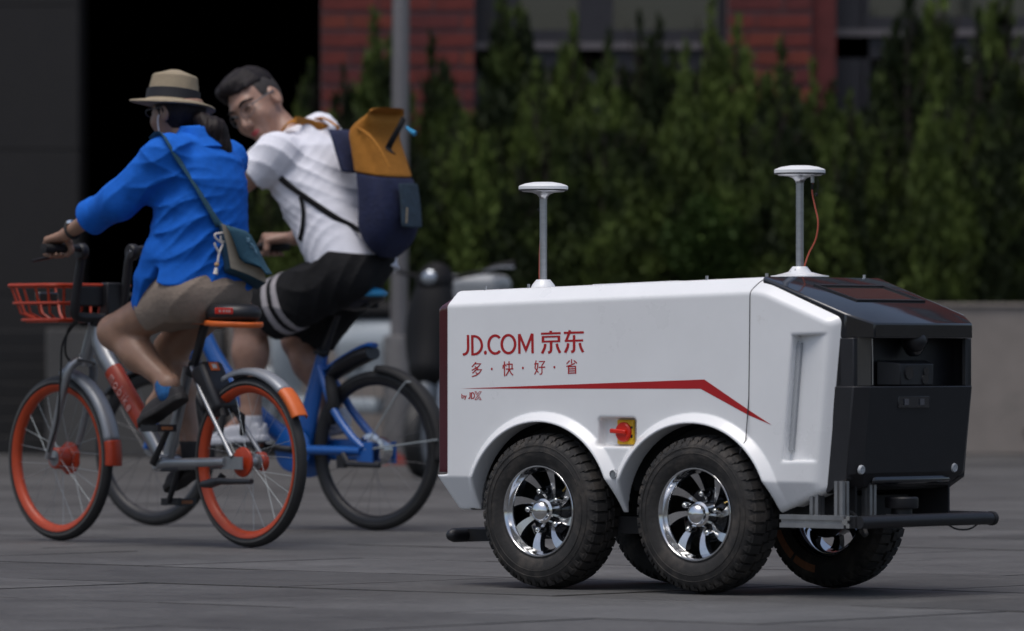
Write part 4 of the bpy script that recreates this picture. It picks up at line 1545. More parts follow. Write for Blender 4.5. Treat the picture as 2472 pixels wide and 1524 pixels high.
# ------------------------------------------------------------------ bicycles
MK = Frame(-.934, 22.2, math.atan2(.84, -.74))
BK = Frame(-.531, 24.4, math.atan2(.70, -.909))
mobike = thing('bicycle', 'silver bicycle with orange wheel rims and orange wire basket, ridden in the straw hat', 'bicycle', (-.934, 22.2, 0), MK.ang)
blueb = thing('bicycle', 'blue bicycle with black wheels and a blue tipped saddle, ridden with the backpack', 'bicycle', (-.531, 24.4, 0), BK.ang)

def spoke_mesh(R0, R1, off, lean, r=.0009):
    m = MB()
    a = np.array([R0 * math.sin(lean), off, R0 * math.cos(lean)])
    m.tube([a, (0, 0, R1)], r, n=4)
    me = bpy.data.meshes.new('spoke')
    me.from_pydata(m.v, [], m.f)
    return me
def bike_wheel(parent, x, R, rt, rim_h, tyre, wall, rimmat, spokemat, nsp, hub_r, hubmat):
    Rc = R - rt
    m = MB()
    prof = [(Rc + rt * math.cos(a) * (1.0 if math.cos(a) > 0 else .8), rt * .95 * math.sin(a)) for a in np.linspace(-2.3, 2.3, 15)]
    m.lathe(prof, (0, 0, 0), (0, 1, 0), 64)
    w = m.build('wheel', tyre, parent, angle=60)
    w.location = (x, 0, R)
    if wall:
        m = MB()
        for s_ in (-1, 1):
            m.lathe([(Rc - rt * .05, s_ * rt * 1.01), (Rc + rt * .12, s_ * rt * 1.0), (Rc + rt * .25, s_ * rt * .975)], (0, 0, 0), (0, 1, 0), 64)
        m.build('tyre_wall', wall, w, angle=180)
    m = MB()
    a, b = Rc - rt * .55, Rc - rt * .55 - rim_h
    m.lathe([(a + .004, -rt * .80), (a + .003, -rt * .92), (a - .002, -rt * .92), (b + .004, -rt * .52), (b, -rt * .25), (b, rt * .25), (b + .004, rt * .52), (a - .002, rt * .92), (a + .003, rt * .92), (a + .004, rt * .80)],
            (0, 0, 0), (0, 1, 0), 64)
    m.build('rim', rimmat, w, angle=50)
    m = MB()
    m.lathe([(0, -.055), (.008, -.055), (.008, -.032), (hub_r, -.030), (hub_r, -.026), (hub_r * .55, -.022), (hub_r * .5, .022), (hub_r, .026), (hub_r, .030), (.008, .032), (.008, .055), (0, .055)], (0, 0, 0), (0, 1, 0), 24)
    m.build('hub', hubmat, w, angle=35)
    ms = [spoke_mesh(hub_r * .95, b + .002, s_ * .028, l_) for s_ in (-1, 1) for l_ in (-.9, .9)]
    for me in ms:
        me.materials.append(MT[spokemat])
    for k in range(nsp):
        o = bpy.data.objects.new('spoke', ms[(k % 2) * 2 + (k // 2) % 2])
        COL.objects.link(o)
        o.parent = w
        o.rotation_euler = (0, 2 * PI * k / nsp + .07, 0)
    return w

def pedal(parent, bb, p, y_in, mat='black_plastic'):
    sg = 1 if p[1] > 0 else -1
    m = MB()
    m.tube([(bb[0], sg * .055, bb[2]), (bb[0], sg * .065, bb[2]), (p[0], sg * .078, p[2])], [.016, .014, .010], n=10)
    c = m.build('crank', mat, parent)
    m = MB()
    m.box((p[0], sg * .125, p[2]), (.022, .085, .022))
    for dx in (-.042, .042):
        m.box((p[0] + dx, sg * .125, p[2]), (.014, .088, .026))
    for dy in (-.04, .0, .04):
        m.box((p[0], sg * .125 + dy, p[2]), (.072, .010, .020))
    pd = m.build('pedal', mat, c)
    MB().box((p[0] - .0498, sg * .125, p[2]), (.003, .05, .012)).build('reflector', 'sticker_orange', pd)
    return c

def fender(parent, x, R, a0, a1, w, mat, name='fender', n=22):
    m = MB()
    V, F = [], []
    for i in range(n + 1):
        a = math.radians(a0 + (a1 - a0) * i / n)
        for j, (dy, dr) in enumerate(((-1, -.022), (-.85, -.004), (-.4, .003), (.4, .003), (.85, -.004), (1, -.022))):
            V.append((x + (R + dr) * math.cos(a), dy * w, .305 + (R + dr) * math.sin(a)))
    for i in range(n):
        for j in range(5):
            F.append((i * 6 + j, i * 6 + j + 1, i * 6 + j + 7, i * 6 + j + 6))
    m.add(V, F)
    o = m.build(name, mat, parent, angle=60)
    sm = o.modifiers.new('thick', 'SOLIDIFY')
    sm.thickness = .003
    return o

# ---------- orange-rimmed bike
fw = bike_wheel(mobike, 1.12, .306, .0235, .022, 'tyre_black', 'tyre_wall', 'orange_rim', 'spoke_steel', 24, .030, 'silver_paint')
rw = bike_wheel(mobike, 0, .306, .0235, .022, 'tyre_black', 'tyre_wall', 'orange_rim', 'spoke_steel', 24, .030, 'silver_paint')
m = MB()
m.lathe([(0, .006), (.030, .006), (.052, .001), (.054, -.004), (.052, -.010), (0, -.012)], (0, .040, 0), (0, 1, 0), 30)
m.build('drive_disc', 'orange_paint', rw, angle=35)
m = MB()
m.lathe([(0, .012), (.030, .012), (.036, .006), (.036, -.012), (0, -.014)], (0, -.045, 0), (0, 1, 0), 24)
m.build('brake_disc', 'orange_paint', rw, angle=35)
m = MB()
m.lathe([(0, .014), (.040, .013), (.046, .004), (.062, .0), (.062, -.008), (0, -.012)], (0, -.038, 0), (0, 1, 0), 9)
m.lathe([(0, .030), (.034, .030), (.040, .024), (.040, -.02), (0, -.02)], (0, .0, 0), (0, 1, 0), 18)
m.build('drum_brake', 'orange_paint', fw, angle=30)
BBm = np.array([.481, 0, .297])
m = MB()
m.tube([(.895, 0, .79), (.885, 0, .735), (.84, 0, .672), (.797, 0, .628), (.624, 0, .448), (.535, 0, .345), (.492, 0, .300)], [.026, .034, .037, .035, .034, .030, .030], n=16, ratio=.82, smooth=3)
m.tube([(.914, 0, .80), (.966, 0, .676)], .0235, n=16)
m.build('frame', 'silver_paint', mobike)
sl = MB()
sl.tube([(.800, 0, .6315), (.70, 0, .526), (.612, 0, .436)], [.0385, .0375, .037], n=18, ratio=.84)
sleeve = sl.build('frame_sleeve', 'orange_paint', mobike)
m = MB()
m.tube([(.478, .0, .305), (.357, 0, .64)], [.028, .026], n=14, ratio=.55)
m.build('seat_tube', 'silver_paint', mobike)
m = MB()
m.tube([(.47, .050, .292), (.40, .066, .298), (.06, .070, .306)], .0165, n=12, ratio=.7)
m.box((.02, .066, .303), (.11, .006, .045))
m.build('chain_stay', 'silver_paint', mobike)
m = MB()
m.tube([(.47, -.045, .29), (.06, -.070, .306)], .022, n=12)
m.build('drive_shaft', 'silver_paint', mobike)
for s_ in (1, -1):
    m = MB()
    m.tube([(.300, s_ * .030, .645), (.22, s_ * .052, .555), (.02, s_ * .070, .325)], .0085, n=10)
    m.build('seat_stay', 'silver_paint', mobike)
m = MB()
m.lathe([(0, -.058), (.020, -.058), (.024, -.05), (.032, -.046), (.032, .046), (.024, .05), (.020, .058), (0, .058)], BBm, (0, 1, 0), 24)
m.build('bottom_bracket', 'aluminium', mobike)
pedal(mobike, BBm, (.372, .12, .425), .06)
pedal(mobike, BBm, (.572, -.12, .152), .06)
m = MB()
m.tube([(.262, 0, .80), (.328, 0, .640)], .0165, n=14)
m.tube([(.262, 0, .79), (.24, 0, .815), (.14, 0, .812)], .015, n=10)
m.build('seat_post', 'black_plastic', mobike)
m = MB()
m.tube([(.315, 0, .655), (.334, 0, .615)], .026, n=14)
m.build('seat_clamp', 'black_matte', mobike)
sad = sdf_mesh('saddle', lambda p: smax(smin(ellip(p, (.095, 0, .838), (.105, .096, .052)), rcone((p[0], p[1], p[2]), (.10, 0, .840), (.320, 0, .838), .05, .024), .05), np.maximum(p[2] - .872, .806 - p[2]), .016),
               (-.06, -.12, .77), (.36, .12, .89), .006, 'black_plastic', mobike)
sdf_mesh('saddle_trim', lambda p: np.maximum(smin(ellip(p, (.095, 0, .80), (.112, .102, .052)), rcone((p[0], p[1], p[2]), (.10, 0, .80), (.320, 0, .80), .05, .026), .05), np.abs(p[2] - .800 - .05 * (p[0] - .1)) - .010),
         (-.07, -.12, .76), (.36, .12, .86), .005, 'orange_bright', sad)
q = MK.atx(556, 750, -.038)
m = MB()
m.box((-.0085, q[1] + .005, .845), (.006, .080, .022))
lab = m.build('saddle_label', 'red_plastic', sad, bevel=.002)
m = MB()
for dy in (.022, .004, -.010, -.022):
    m.box((-.0121, q[1] + .005 + dy, .845), (.001, .009, .009))
m.build('label_print', 'pink_print', lab)
# lock box
m = MB()
a_, b_ = np.array([.262, 0, .655]), np.array([.150, 0, .475])
d_ = nrm(b_ - a_)
R_ = np.stack([d_, np.array([0, 1., 0]), np.cross(d_, [0, 1., 0])], 1)
m.box((a_ + b_) / 2, (.20, .105, .082), R_)
lk = m.build('lock_box', 'black_plastic', mobike, bevel=.018)
up_ = R_[:, 2] if R_[0, 2] < 0 else -R_[:, 2]
m = MB()
m.box(a_ + d_ * .035 + up_ * .0425, (.034, .040, .002), R_)
sk = m.build('sticker', 'orange_bright', lk)
m = MB()
m.box(a_ + d_ * .035 + up_ * .0437, (.017, .020, .001), R_)
m.build('sticker_centre', 'cord_white', sk)
MB().tube([(.14, .02, .50), (.10, .045, .47), (.11, .05, .40)], .010, n=8).tube([(.14, -.02, .50), (.10, -.045, .47), (.11, -.05, .40)], .010, n=8).build('lock_ring', 'black_matte', lk)
# fenders
fender(mobike, 0, .335, 66, 128, .034, 'fender_silver')
fender(mobike, 0, .337, 128, 150, .034, 'orange_bright', 'fender_tip')
fender(mobike, 1.12, .335, 96, 168, .034, 'fender_silver')
fender(mobike, 1.12, .337, 168, 184, .032, 'orange_paint', 'fender_tip')
# fork
for s_ in (1, -1):
    m = MB()
    m.tube([(.968, s_ * .012, .672), (.985, s_ * .045, .655), (1.005, s_ * .062, .60), (1.06, s_ * .064, .44), (1.118, s_ * .062, .306)], [.016, .017, .017, .014, .011], n=12, smooth=4)
    m.build('fork', 'silver_paint', mobike)
m = MB()
m.tube([(.964, 0, .69), (.974, 0, .652)], .026, n=12)
m.tube([(.985, -.03, .66), (1.005, 0, .668), (.985, .03, .66)], .012, n=8)
m.build('fork_crown', 'silver_paint', mobike)
# bars
m = MB()
m.tube([(.913, 0, .80), (.905, 0, .825), (.902, .05, .826), (.896, .10, .835), (.885, .112, .87), (.862, .112, .98), (.845, .112, 1.055), (.83, .135, 1.078), (.82, .21, 1.078), (.812, .30, 1.076)],
       [.018, .018, .019, .019, .018, .017, .016, .013, .012, .012], n=12, smooth=4)
m.tube([(.905, 0, .825), (.902, -.05, .826), (.896, -.10, .835), (.885, -.112, .87), (.862, -.112, .98), (.845, -.112, 1.055), (.83, -.135, 1.078), (.82, -.21, 1.078), (.812, -.30, 1.076)],
       [.018, .019, .019, .018, .017, .016, .013, .012, .012], n=12, smooth=4)
hb = m.build('handlebar', 'black_plastic', mobike)
for s_ in (1, -1):
    m = MB()
    m.tube([(.820, s_ * .195, 1.078), (.812, s_ * .305, 1.076)], .0165, n=14)
    m.lathe([(.0165, 0), (.019, .003), (.019, .010), (0, .012)], (.812, s_ * .303, 1.076), (0, s_, 0), 14)
    m.build('grip', 'black_matte', hb)
    m = MB()
    m.lathe([(0, -.016), (.026, -.016), (.030, -.010), (.030, .010), (.026, .016), (0, .016)], (.838, s_ * .118, 1.068), (0, 1, 0), 18)
    m.build('clamp', 'black_plastic', hb)
    m = MB()
    m.tube([(.845, s_ * .16, 1.068), (.872, s_ * .20, 1.052), (.868, s_ * .27, 1.040), (.856, s_ * .33, 1.030)], [.007, .0065, .006, .005], n=8, smooth=3)
    m.build('brake_lever', 'black_plastic', hb)
    MB().lathe([(0, .018), (.007, .018), (.008, .014), (.008, 0)], (.838, s_ * .118, 1.068), (-.6, .6, .3), 10).build('clamp_bolt', 'chrome', hb)
m = MB()
m.tube([(.90, .07, .84), (.955, .09, .78), (.985, .08, .70), (.99, .05, .66)], .0042, n=7, smooth=5)
m.tube([(.915, .06, .83), (.99, .085, .74), (1.01, .082, .62), (1.04, .075, .45), (1.10, .07, .33)], .0042, n=7, smooth=5)
m.tube([(.95, .05, .67), (.90, .045, .665), (.86, .04, .655)], .0042, n=7, smooth=4)
m.build('brake_cable', 'black_matte', mobike)
# basket
bk = MB()
def rect(z, x0, x1, w, rc=.04):
    P = []
    for (cx, cy, a) in ((x1 - rc, w - rc, 0), (x0 + rc, w - rc, 90), (x0 + rc, -w + rc, 180), (x1 - rc, -w + rc, 270)):
        for k in range(4):
            t = math.radians(a + 30 * k)
            P.append((cx + rc * math.cos(t), cy + rc * math.sin(t), z))
    return P
top = MB().tube(rect(.945, .915, 1.215, .185), .0075, n=8, closed=True)
basket = top.build('basket', 'orange_paint', mobike)
MB().tube(rect(.880, .925, 1.20, .176), .0055, n=7, closed=True).build('basket_wire', 'orange_paint', basket)
MB().tube(rect(.818, .945, 1.17, .158), .0065, n=7, closed=True).build('basket_wire', 'orange_paint', basket)
tops, bots = rect(.945, .915, 1.215, .185, .01), rect(.818, .945, 1.17, .158, .01)
def side_pts(x0, x1, w, z, n_long, n_short):
    P = []
    for i in range(n_long):
        t = (i + .5) / n_long
        P += [((x0 + (x1 - x0) * t), w, z), ((x0 + (x1 - x0) * t), -w, z)]
    for i in range(n_short):
        t = (i + .5) / n_short
        P += [(x0, -w + 2 * w * t, z), (x1, -w + 2 * w * t, z)]
    return P
TP, BP = side_pts(.915, 1.215, .185, .945, 4, 4), side_pts(.945, 1.17, .158, .818, 4, 4)
for a_, b_ in zip(TP, BP):
    c_ = np.array(b_)
    inn = c_ + (np.array([1.06, 0, .818]) - c_) * .3
    MB().tube([a_, (np.array(a_) * .15 + c_ * .85) + np.array([0, 0, .006]), inn], .0048, n=6).build('basket_wire', 'orange_paint', basket)
m = MB()
m.box((1.06, 0, .812), (.20, .26, .006))
m.build('basket_floor', 'orange_paint', basket)
m = MB()
m.box((.922, 0, .905), (.030, .16, .075))
m.box((.905, -.07, .895), (.05, .07, .12))
m.build('basket_bracket', 'black_plastic', mobike, bevel=.006)
MB().box((1.205, .0, .895), (.03, .09, .055)).build('solar_plate', 'black_gloss', basket, bevel=.006)
# kickstand
m = MB()
m.tube([(.05, .085, .262), (.06, .10, .238), (-.02, .105, .238), (-.14, .108, .240)], [.013, .014, .011, .0095], n=10)
m.tube([(.17, .085, .225), (.11, .092, .230), (.05, .095, .240)], [.012, .018, .014], n=10)
m.build('kickstand', 'black_plastic', mobike)
# word on the sleeve
def on_tube(t, w):       # along the sleeve (0 top .. 1 bottom), w across, on its left side
    a, b = np.array([.800, 0, .6315]), np.array([.612, 0, .436])
    d = nrm(b - a)
    n_ = np.array([-d[2], 0, d[0]])
    if n_[2] < 0:
        n_ = -n_
    c = a + (b - a) * t
    r = .0382
    an = np.clip(w / r, -1.2, 1.2)
    return c + n_ * r * math.sin(an) + np.array([0, 1, 0]) * (r * .84 * math.cos(an) + .0012)
GL = {'m': [[(0, 0), (0, 1)], [(0, .75), (.12, 1), (.3, 1), (.4, .75), (.4, 0)], [(.4, .75), (.52, 1), (.7, 1), (.8, .75), (.8, 0)]],
      'o': [[(.4 + .4 * math.cos(t), .5 + .5 * math.sin(t)) for t in np.linspace(0, 2 * PI, 15)]],
      'b': [[(0, 1.6), (0, 0)], [(0, .5), (.12, .9), (.38, 1), (.65, .8), (.7, .5), (.65, .2), (.38, 0), (.12, .1), (0, .5)]],
      'i': [[(.1, 0), (.1, 1)], [(.1, 1.35), (.1, 1.5)]],
      'k': [[(0, 1.6), (0, 0)], [(.6, 1), (0, .45)], [(.2, .6), (.65, 0)]],
      'e': [[(.05, .52), (.72, .52), (.68, .82), (.4, 1), (.12, .85), (.02, .5), (.12, .15), (.4, 0), (.68, .14)]]}
cur = .12
m = MB()
for ch in 'mobike':
    wd = max(p_[0] for s_ in GL[ch] for p_ in s_)
    for s_ in GL[ch]:
        for poly in stroke([(cur + p_[0] * .105, p_[1] * .024 - .006) for p_ in [(x_, y_) for x_, y_ in s_]], .0001)[:0]:
            pass
        P_ = [on_tube(cur + p_[0] * .105 * .95, -.010 + p_[1] * .022) for p_ in s_]
        m.tube(P_, .0026, n=5)
    cur += wd * .105 + .045
m.build('lettering', 'pink_print', sleeve)

# ---------- blue bike
bl = lambda u, v, y=0: BK.at(u, v, y)
fw2 = bike_wheel(blueb, 1.15, .314, .023, .022, 'tyre_black', None, 'black_plastic', 'spoke_dark', 24, .032, 'silver_paint')
rw2 = bike_wheel(blueb, 0, .314, .023, .022, 'tyre_black', None, 'black_plastic', 'spoke_dark', 24, .034, 'silver_paint')
m = MB()
m.lathe([(0, -.04), (.05, -.04), (.055, -.03), (.055, .03), (.05, .04), (0, .04)], (0, 0, 0), (0, 1, 0), 26)
m.lathe([(0, .0), (.066, .0), (.068, .006), (.05, .010)], (0, .034, 0), (0, 1, 0), 26)
m.build('hub_motor', 'machined', rw2, angle=35)
MB().lathe([(0, .02), (.018, .02), (.024, .012), (.024, 0)], (0, .055, 0), (0, 1, 0), 14).build('axle_nut', 'blue_paint', rw2)
BBb = np.array([.385, 0, .315])
m = MB()
m.tube([(.275, 0, .70), (.285, 0, .655), (.33, 0, .50), (.380, 0, .33)], [.026, .030, .040, .050], n=16, ratio=.5, up=(1, 0, 0))
m.tube([(.90, 0, .80), (.83, 0, .677), (.70, 0, .53), (.55, 0, .41), (.40, 0, .33)], [.030, .036, .037, .038, .04], n=14, ratio=.75, smooth=3)
m.tube([(.885, 0, .86), (.945, 0, .70)], .025, n=14)
m.build('frame', 'blue_paint', blueb)
for s_ in (1, -1):
    m = MB()
    m.tube([(.275, s_ * .02, .645), (.235, s_ * .035, .575), (.17, s_ * .056, .47), (.08, s_ * .066, .375), (.01, s_ * .072, .325)], [.016, .016, .016, .016, .014], n=12, smooth=3)
    m.build('seat_stay', 'blue_paint', blueb)
    m = MB()
    m.tube([(.36, s_ * .05, .315), (.02, s_ * .072, .312)], .0185, n=12)
    m.box((.0, s_ * .072, .306), (.075, .012, .085))
    m.build('chain_stay', 'blue_paint', blueb)
m = MB()
m.lathe([(0, -.07), (.10, -.068), (.112, -.060), (.112, -.040), (.10, -.036), (0, -.036)], BBb, (0, 1, 0), 36)
m.lathe([(0, .036), (.085, .036), (.09, .042), (.09, .054), (.08, .06), (0, .060)], BBb, (0, 1, 0), 36)
m.build('chain_case', 'blue_paint', blueb)
MB().box((.19, -.055, .315), (.40, .03, .085)).build('chain_guard', 'blue_paint', blueb, bevel=.01)
pedal(blueb, BBb, (.548, .125, .333), .06)
pedal(blueb, BBb, (.222, -.125, .297), .06)
m = MB()
m.tube([(.203, 0, .85), (.274, 0, .69)], .0165, n=14)
m.build('seat_post', 'black_plastic', blueb)
m = MB()
m.tube([(.268, 0, .712), (.279, 0, .69)], .027, n=14)
m.box((.262, .03, .70), (.03, .05, .016))
m.build('seat_clamp', 'black_matte', blueb)
m = MB()
m.tube([(.205, 0, .845), (.20, 0, .872), (.12, .02, .882), (.02, .03, .884)], .010, n=8, smooth=3)
m.tube([(.20, 0, .872), (.12, -.02, .882), (.02, -.03, .884)], .010, n=8, smooth=3)
m.build('saddle_rail', 'black_matte', blueb)
sad2 = sdf_mesh('saddle', lambda p: smax(smin(ellip(p, (.090, 0, .915), (.110, .095, .036)), rcone(p, (.105, 0, .915), (.335, 0, .905), .045, .020), .05), p[2] - .940, .02),
                (-.04, -.12, .84), (.40, .12, .96), .006, 'black_plastic', blueb)
sdf_mesh('saddle_insert', lambda p: smax(ellip(p, (.036, 0, .930), (.070, .074, .026)), -(p[2] - .918), .004), (-.06, -.12, .88), (.15, .12, .96), .005, 'cyan_plastic', sad2)
# rear lock housing along the fender
m = MB()
m.tube([(.235, 0, .60), (.17, 0, .645), (.08, 0, .685), (.02, 0, .70)], [.022, .035, .036, .030], n=12, ratio=1.5, smooth=3)
lk2 = m.build('lock_housing', 'black_plastic', blueb)
m = MB()
m.tube([(.245, 0, .632), (.17, 0, .672), (.08, 0, .712), (.03, 0, .728), (.012, 0, .726)], [.010, .012, .012, .012, .008], n=10, ratio=3.4, smooth=3)
m.build('lock_cover', 'blue_paint', lk2)
m = MB()
m.tube([(.225, .02, .60), (.19, .045, .55), (.18, .05, .48), (.20, .03, .42)], [.02, .026, .024, .014], n=10, smooth=3)
m.build('wheel_lock', 'black_matte', lk2)
fender(blueb, 0, .342, 92, 186, .036, 'black_matte')
fender(blueb, 1.15, .342, 40, 150, .036, 'black_plastic')
MB().tube([(-.342, 0, .43), (-.372, 0, .425)], [.026, .024], n=14).build('reflector', 'red_reflector', blueb)
m = MB()
m.tube([(-.20, .038, .585), (-.16, .05, .56), (0, .074, .325)], .0032, n=6, smooth=4)
m.tube([(-.335, .038, .36), (0, .076, .318)], .0032, n=6)
m.build('fender_stay', 'spoke_steel', blueb)
for s_ in (1, -1):
    m = MB()
    m.tube([(.95, s_ * .02, .69), (.975, s_ * .052, .66), (1.03, s_ * .058, .55), (1.148, s_ * .06, .314)], [.018, .018, .016, .012], n=10)
    m.build('fork', 'blue_paint', blueb)
m = MB()
m.tube([(.885, 0, .86), (.86, 0, 1.02), (.84, 0, 1.08)], .016, n=10)
m.tube([(.735, .33, 1.128), (.782, .20, 1.125), (.825, .08, 1.10), (.84, 0, 1.085), (.825, -.08, 1.10), (.782, -.20, 1.125), (.735, -.33, 1.128)], .012, n=10, smooth=4)
hb2 = m.build('handlebar', 'black_plastic', blueb)
for s_ in (1, -1):
    MB().tube([(.774, s_ * .215, 1.1255), (.732, s_ * .338, 1.128)], .0185, n=14).build('grip', 'black_matte', hb2)
    MB().tube([(.805, s_ * .16, 1.118), (.832, s_ * .20, 1.105), (.795, s_ * .32, 1.10)], .006, n=8).build('brake_lever', 'black_plastic', hb2)
# basket of the blue bike
bs = MB().tube([(x, y, .93) for x, y in ((.95, .15), (1.20, .15), (1.20, -.15), (.95, -.15))], .008, n=6, closed=True).build('basket', 'black_plastic', blueb)
MB().box((1.075, 0, .80), (.22, .25, .01)).build('basket_floor', 'black_plastic', bs)
for i in range(5):
    t = i / 4
    for a_, b_ in (((.95 + .25 * t, .15, .93), (.965 + .22 * t, .125, .80)), ((.95 + .25 * t, -.15, .93), (.965 + .22 * t, -.125, .80)), ((1.20, -.15 + .3 * t, .93), (1.185, -.125 + .25 * t, .80)), ((.95, -.15 + .3 * t, .93), (.965, -.125 + .25 * t, .80))):
        MB().tube([a_, b_], .004, n=5).build('basket_wire', 'black_plastic', bs)
m = MB()
m.tube([(.10, .09, .30), (.06, .10, .262), (-.10, .105, .258)], [.012, .013, .010], n=8)
m.box((.115, .075, .27), (.04, .02, .05))
m.build('kickstand', 'black_plastic', blueb)

# ------------------------------------------------------------------ people
mk_ = lambda u, v, y=0.0: MK.at(u, v, y)
bk_ = lambda u, v, y=0.0: BK.at(u, v, y)

def head_sdf(p, c, Fw, Sd, Up, s, fem=False):
    X, Y, Z = p[0] - c[0], p[1] - c[1], p[2] - c[2]
    f = (X * Fw[0] + Y * Fw[1] + Z * Fw[2]) / s
    t = (X * Sd[0] + Y * Sd[1] + Z * Sd[2]) / s
    u = (X * Up[0] + Y * Up[1] + Z * Up[2]) / s
    q = (f, t, u)
    d = ellip(q, (-.012, 0, .032), (.098, .077, .098))
    d = smin(d, ellip(q, (.034, 0, -.040), (.060, .062, .078)), .035)
    d = smin(d, ellip(q, (.062, 0, -.098), (.026, .028, .020)), .03)
    d = smin(d, smin(ellip(q, (.060, .040, -.030), (.028, .026, .028)), ellip(q, (.060, -.040, -.030), (.028, .026, .028)), .01), .025)
    d = smin(d, ellip(q, (.078, 0, .034), (.016, .052, .012)), .02)
    for sg in (-1, 1):
        d = smax(d, -ellip(q, (.100, sg * .033, .010), (.018, .020, .013)), .012)
        d = smin(d, ellip(q, (.079, sg * .033, .008), (.010, .016, .010)), .006)
    d = smin(d, rcone(q, (.088, 0, .010), (.110, 0, -.030), .008, .0125), .012)
    d = smin(d, ellip(q, (.098, 0, -.036), (.014, .019, .010)), .008)
    d = smin(d, ellip(q, (.089, 0, -.062), (.010, .025, .006)), .007)
    d = smin(d, ellip(q, (.087, 0, -.072), (.010, .021, .007)), .007)
    for sg in (-1, 1):
        e = ellip(q, (-.012, sg * .080, -.008), (.022, .010, .034))
        e = smax(e, -ellip(q, (-.006, sg * .092, -.006), (.012, .010, .022)), .005)
        d = smin(d, e, .008)
    return d * s
def hpt(c, Fw, Sd, Up, s, a):
    return np.array(c) + (Fw * a[0] + Sd * a[1] + Up * a[2]) * s
def ortho(Fw, Up):
    Fw = nrm(Fw)
    Up = nrm(np.asarray(Up) - Fw * np.dot(Up, Fw))
    return Fw, np.cross(Up, Fw), Up

def hand_grip(p, wrist, c, g, e1, s=1.0, thumb_in=1, r_bar=.017):
    """hand closed round a bar: c bar centre, g along the bar (towards the little finger), e1 from the bar to the wrist side"""
    g = nrm(g)
    e1 = nrm(np.asarray(e1, float) - g * np.dot(e1, g))
    e2 = np.cross(g, e1)
    if e2[2] < 0:
        e2 = -e2
    def at(o, ph, R):
        ph = math.radians(ph)
        return np.asarray(c) + g * o * s + (e1 * math.cos(ph) + e2 * math.sin(ph)) * R * s
    d = None
    for i, o in enumerate((-.032, -.011, .010, .030)):
        ln = (0, 6, 2, -14)[i]
        k = [at(o, 78, .036), at(o * 1.03, 140 + ln * .3, .039), at(o * 1.05, 200 + ln, .034), at(o * 1.05, 262 + ln * 1.5, .028)]
        rr = [.0115, .0100, .0092, .0082]
        fd = None
        for a in range(3):
            q = rcone(p, k[a], k[a + 1], rr[a] * s, rr[a + 1] * s)
            fd = q if fd is None else smin(fd, q, .004)
        pq = rcone(p, wrist, k[0], .021 * s, .0145 * s)
        fd = smin(fd, pq, .008)
        d = fd if d is None else smin(d, fd, .0035)
    th = [np.asarray(wrist) * .55 + at(-.03, 30, .03) * .45, at(-.046, 10, .032), at(-.052, -50, .032), at(-.046, -95, .029)]
    rr = [.017, .0135, .0112, .0092]
    for a in range(3):
        d = smin(d, rcone(p, th[a], th[a + 1], rr[a] * s, rr[a + 1] * s), .006)
    return d

# ================================================= rider with the straw hat
hipL, hipR = mk_(440, 716, .085), mk_(520, 716, -.085)
kneeL, kneeR = mk_(277, 802, .10), mk_(412, 842, -.09)
ankL, ankR = mk_(409, 928, .105), mk_(463, 1078, -.105)
shL, shR = mk_(396, 372, .165), mk_(548, 384, -.165)
elL, wrL = mk_(283, 482, .235), mk_(160, 566, .245)
elR, wrR = np.array([.53, -.245, 1.25]), np.array([.775, -.245, 1.125])
neck, pelv = mk_(472, 332, 0), mk_(486, 700, 0)
hc = mk_(428, 270, 0)
Fw, Sd, Up = ortho((.985, .14, -.12), (.12, 0, 1))
toeL = mk_(338, 1030, .125)
heelL = mk_(447, 958, .105)
HS = 1.0
gripC = np.array([.815, .252, 1.077])
def woman_body(p):
    d = rcone(p, hipL, kneeL, .088, .062)
    d = smin(d, rcone(p, kneeL, ankL + (kneeL - ankL) * .55, .056, .059), .03)
    d = smin(d, rcone(p, ankL + (kneeL - ankL) * .6, ankL, .056, .034), .03)
    e = rcone(p, hipR, kneeR, .088, .060)
    e = smin(e, rcone(p, kneeR, ankR + (kneeR - ankR) * .6, .054, .057), .03)
    e = smin(e, rcone(p, ankR + (kneeR - ankR) * .65, ankR, .054, .034), .03)
    d = np.minimum(d, e)
    d = smin(d, rcone(p, pelv + np.array([0, 0, .02]), pelv + np.array([.03, 0, .22]), .12, .10), .05)
    d = smin(d, rcone(p, pelv + np.array([.03, 0, .22]), neck - np.array([.01, 0, .10]), .10, .085), .05)
    d = smin(d, rcone(p, neck - np.array([.01, 0, .07]), shL, .055, .048), .03)
    d = smin(d, rcone(p, neck - np.array([.01, 0, .07]), shR, .055, .048), .03)
    d = smin(d, rcone(p, neck - np.array([.01, 0, .08]), hc + np.array([-.015, 0, -.05]), .046, .044), .03)
    d = smin(d, rcone(p, shL, elL, .045, .036), .02)
    d = smin(d, rcone(p, elL, wrL, .036, .024), .02)
    d = smin(d, rcone(p, shR, elR, .045, .036), .02)
    d = smin(d, rcone(p, elR, wrR, .036, .024), .02)
    hu_ = (p[0] - hc[0]) * Up[0] + (p[1] - hc[1]) * Up[1] + (p[2] - hc[2]) * Up[2]
    d = smin(d, smax(head_sdf(p, hc, Fw, Sd, Up, HS), hu_ - .034, .015), .012)
    hd = hand_grip(p, wrL, gripC, (0.0, 1, 0), (-.8, 0, .6), .94)
    d = smin(d, hd, .010)
    hr = hand_grip(p, wrR, gripC * np.array([1, -1, 1]), (0.0, -1, 0), (-.8, 0, .6), .94)
    d = smin(d, hr, .010)
    d = smin(d, rcone(p, ankL, ankL + (toeL - heelL) * .35 + np.array([0, 0, -.035]), .034, .03), .03)
    d = smin(d, rcone(p, ankR, ankR + np.array([.10, 0, -.06]), .034, .03), .03)
    return d
woman = sdf_mesh('person', woman_body, (-.05, -.42, .25), (1.0, .42, 1.82), .0052, 'skin', None)
woman.location = (-.934, 22.2, 0)
woman.rotation_euler = (0, 0, MK.ang)
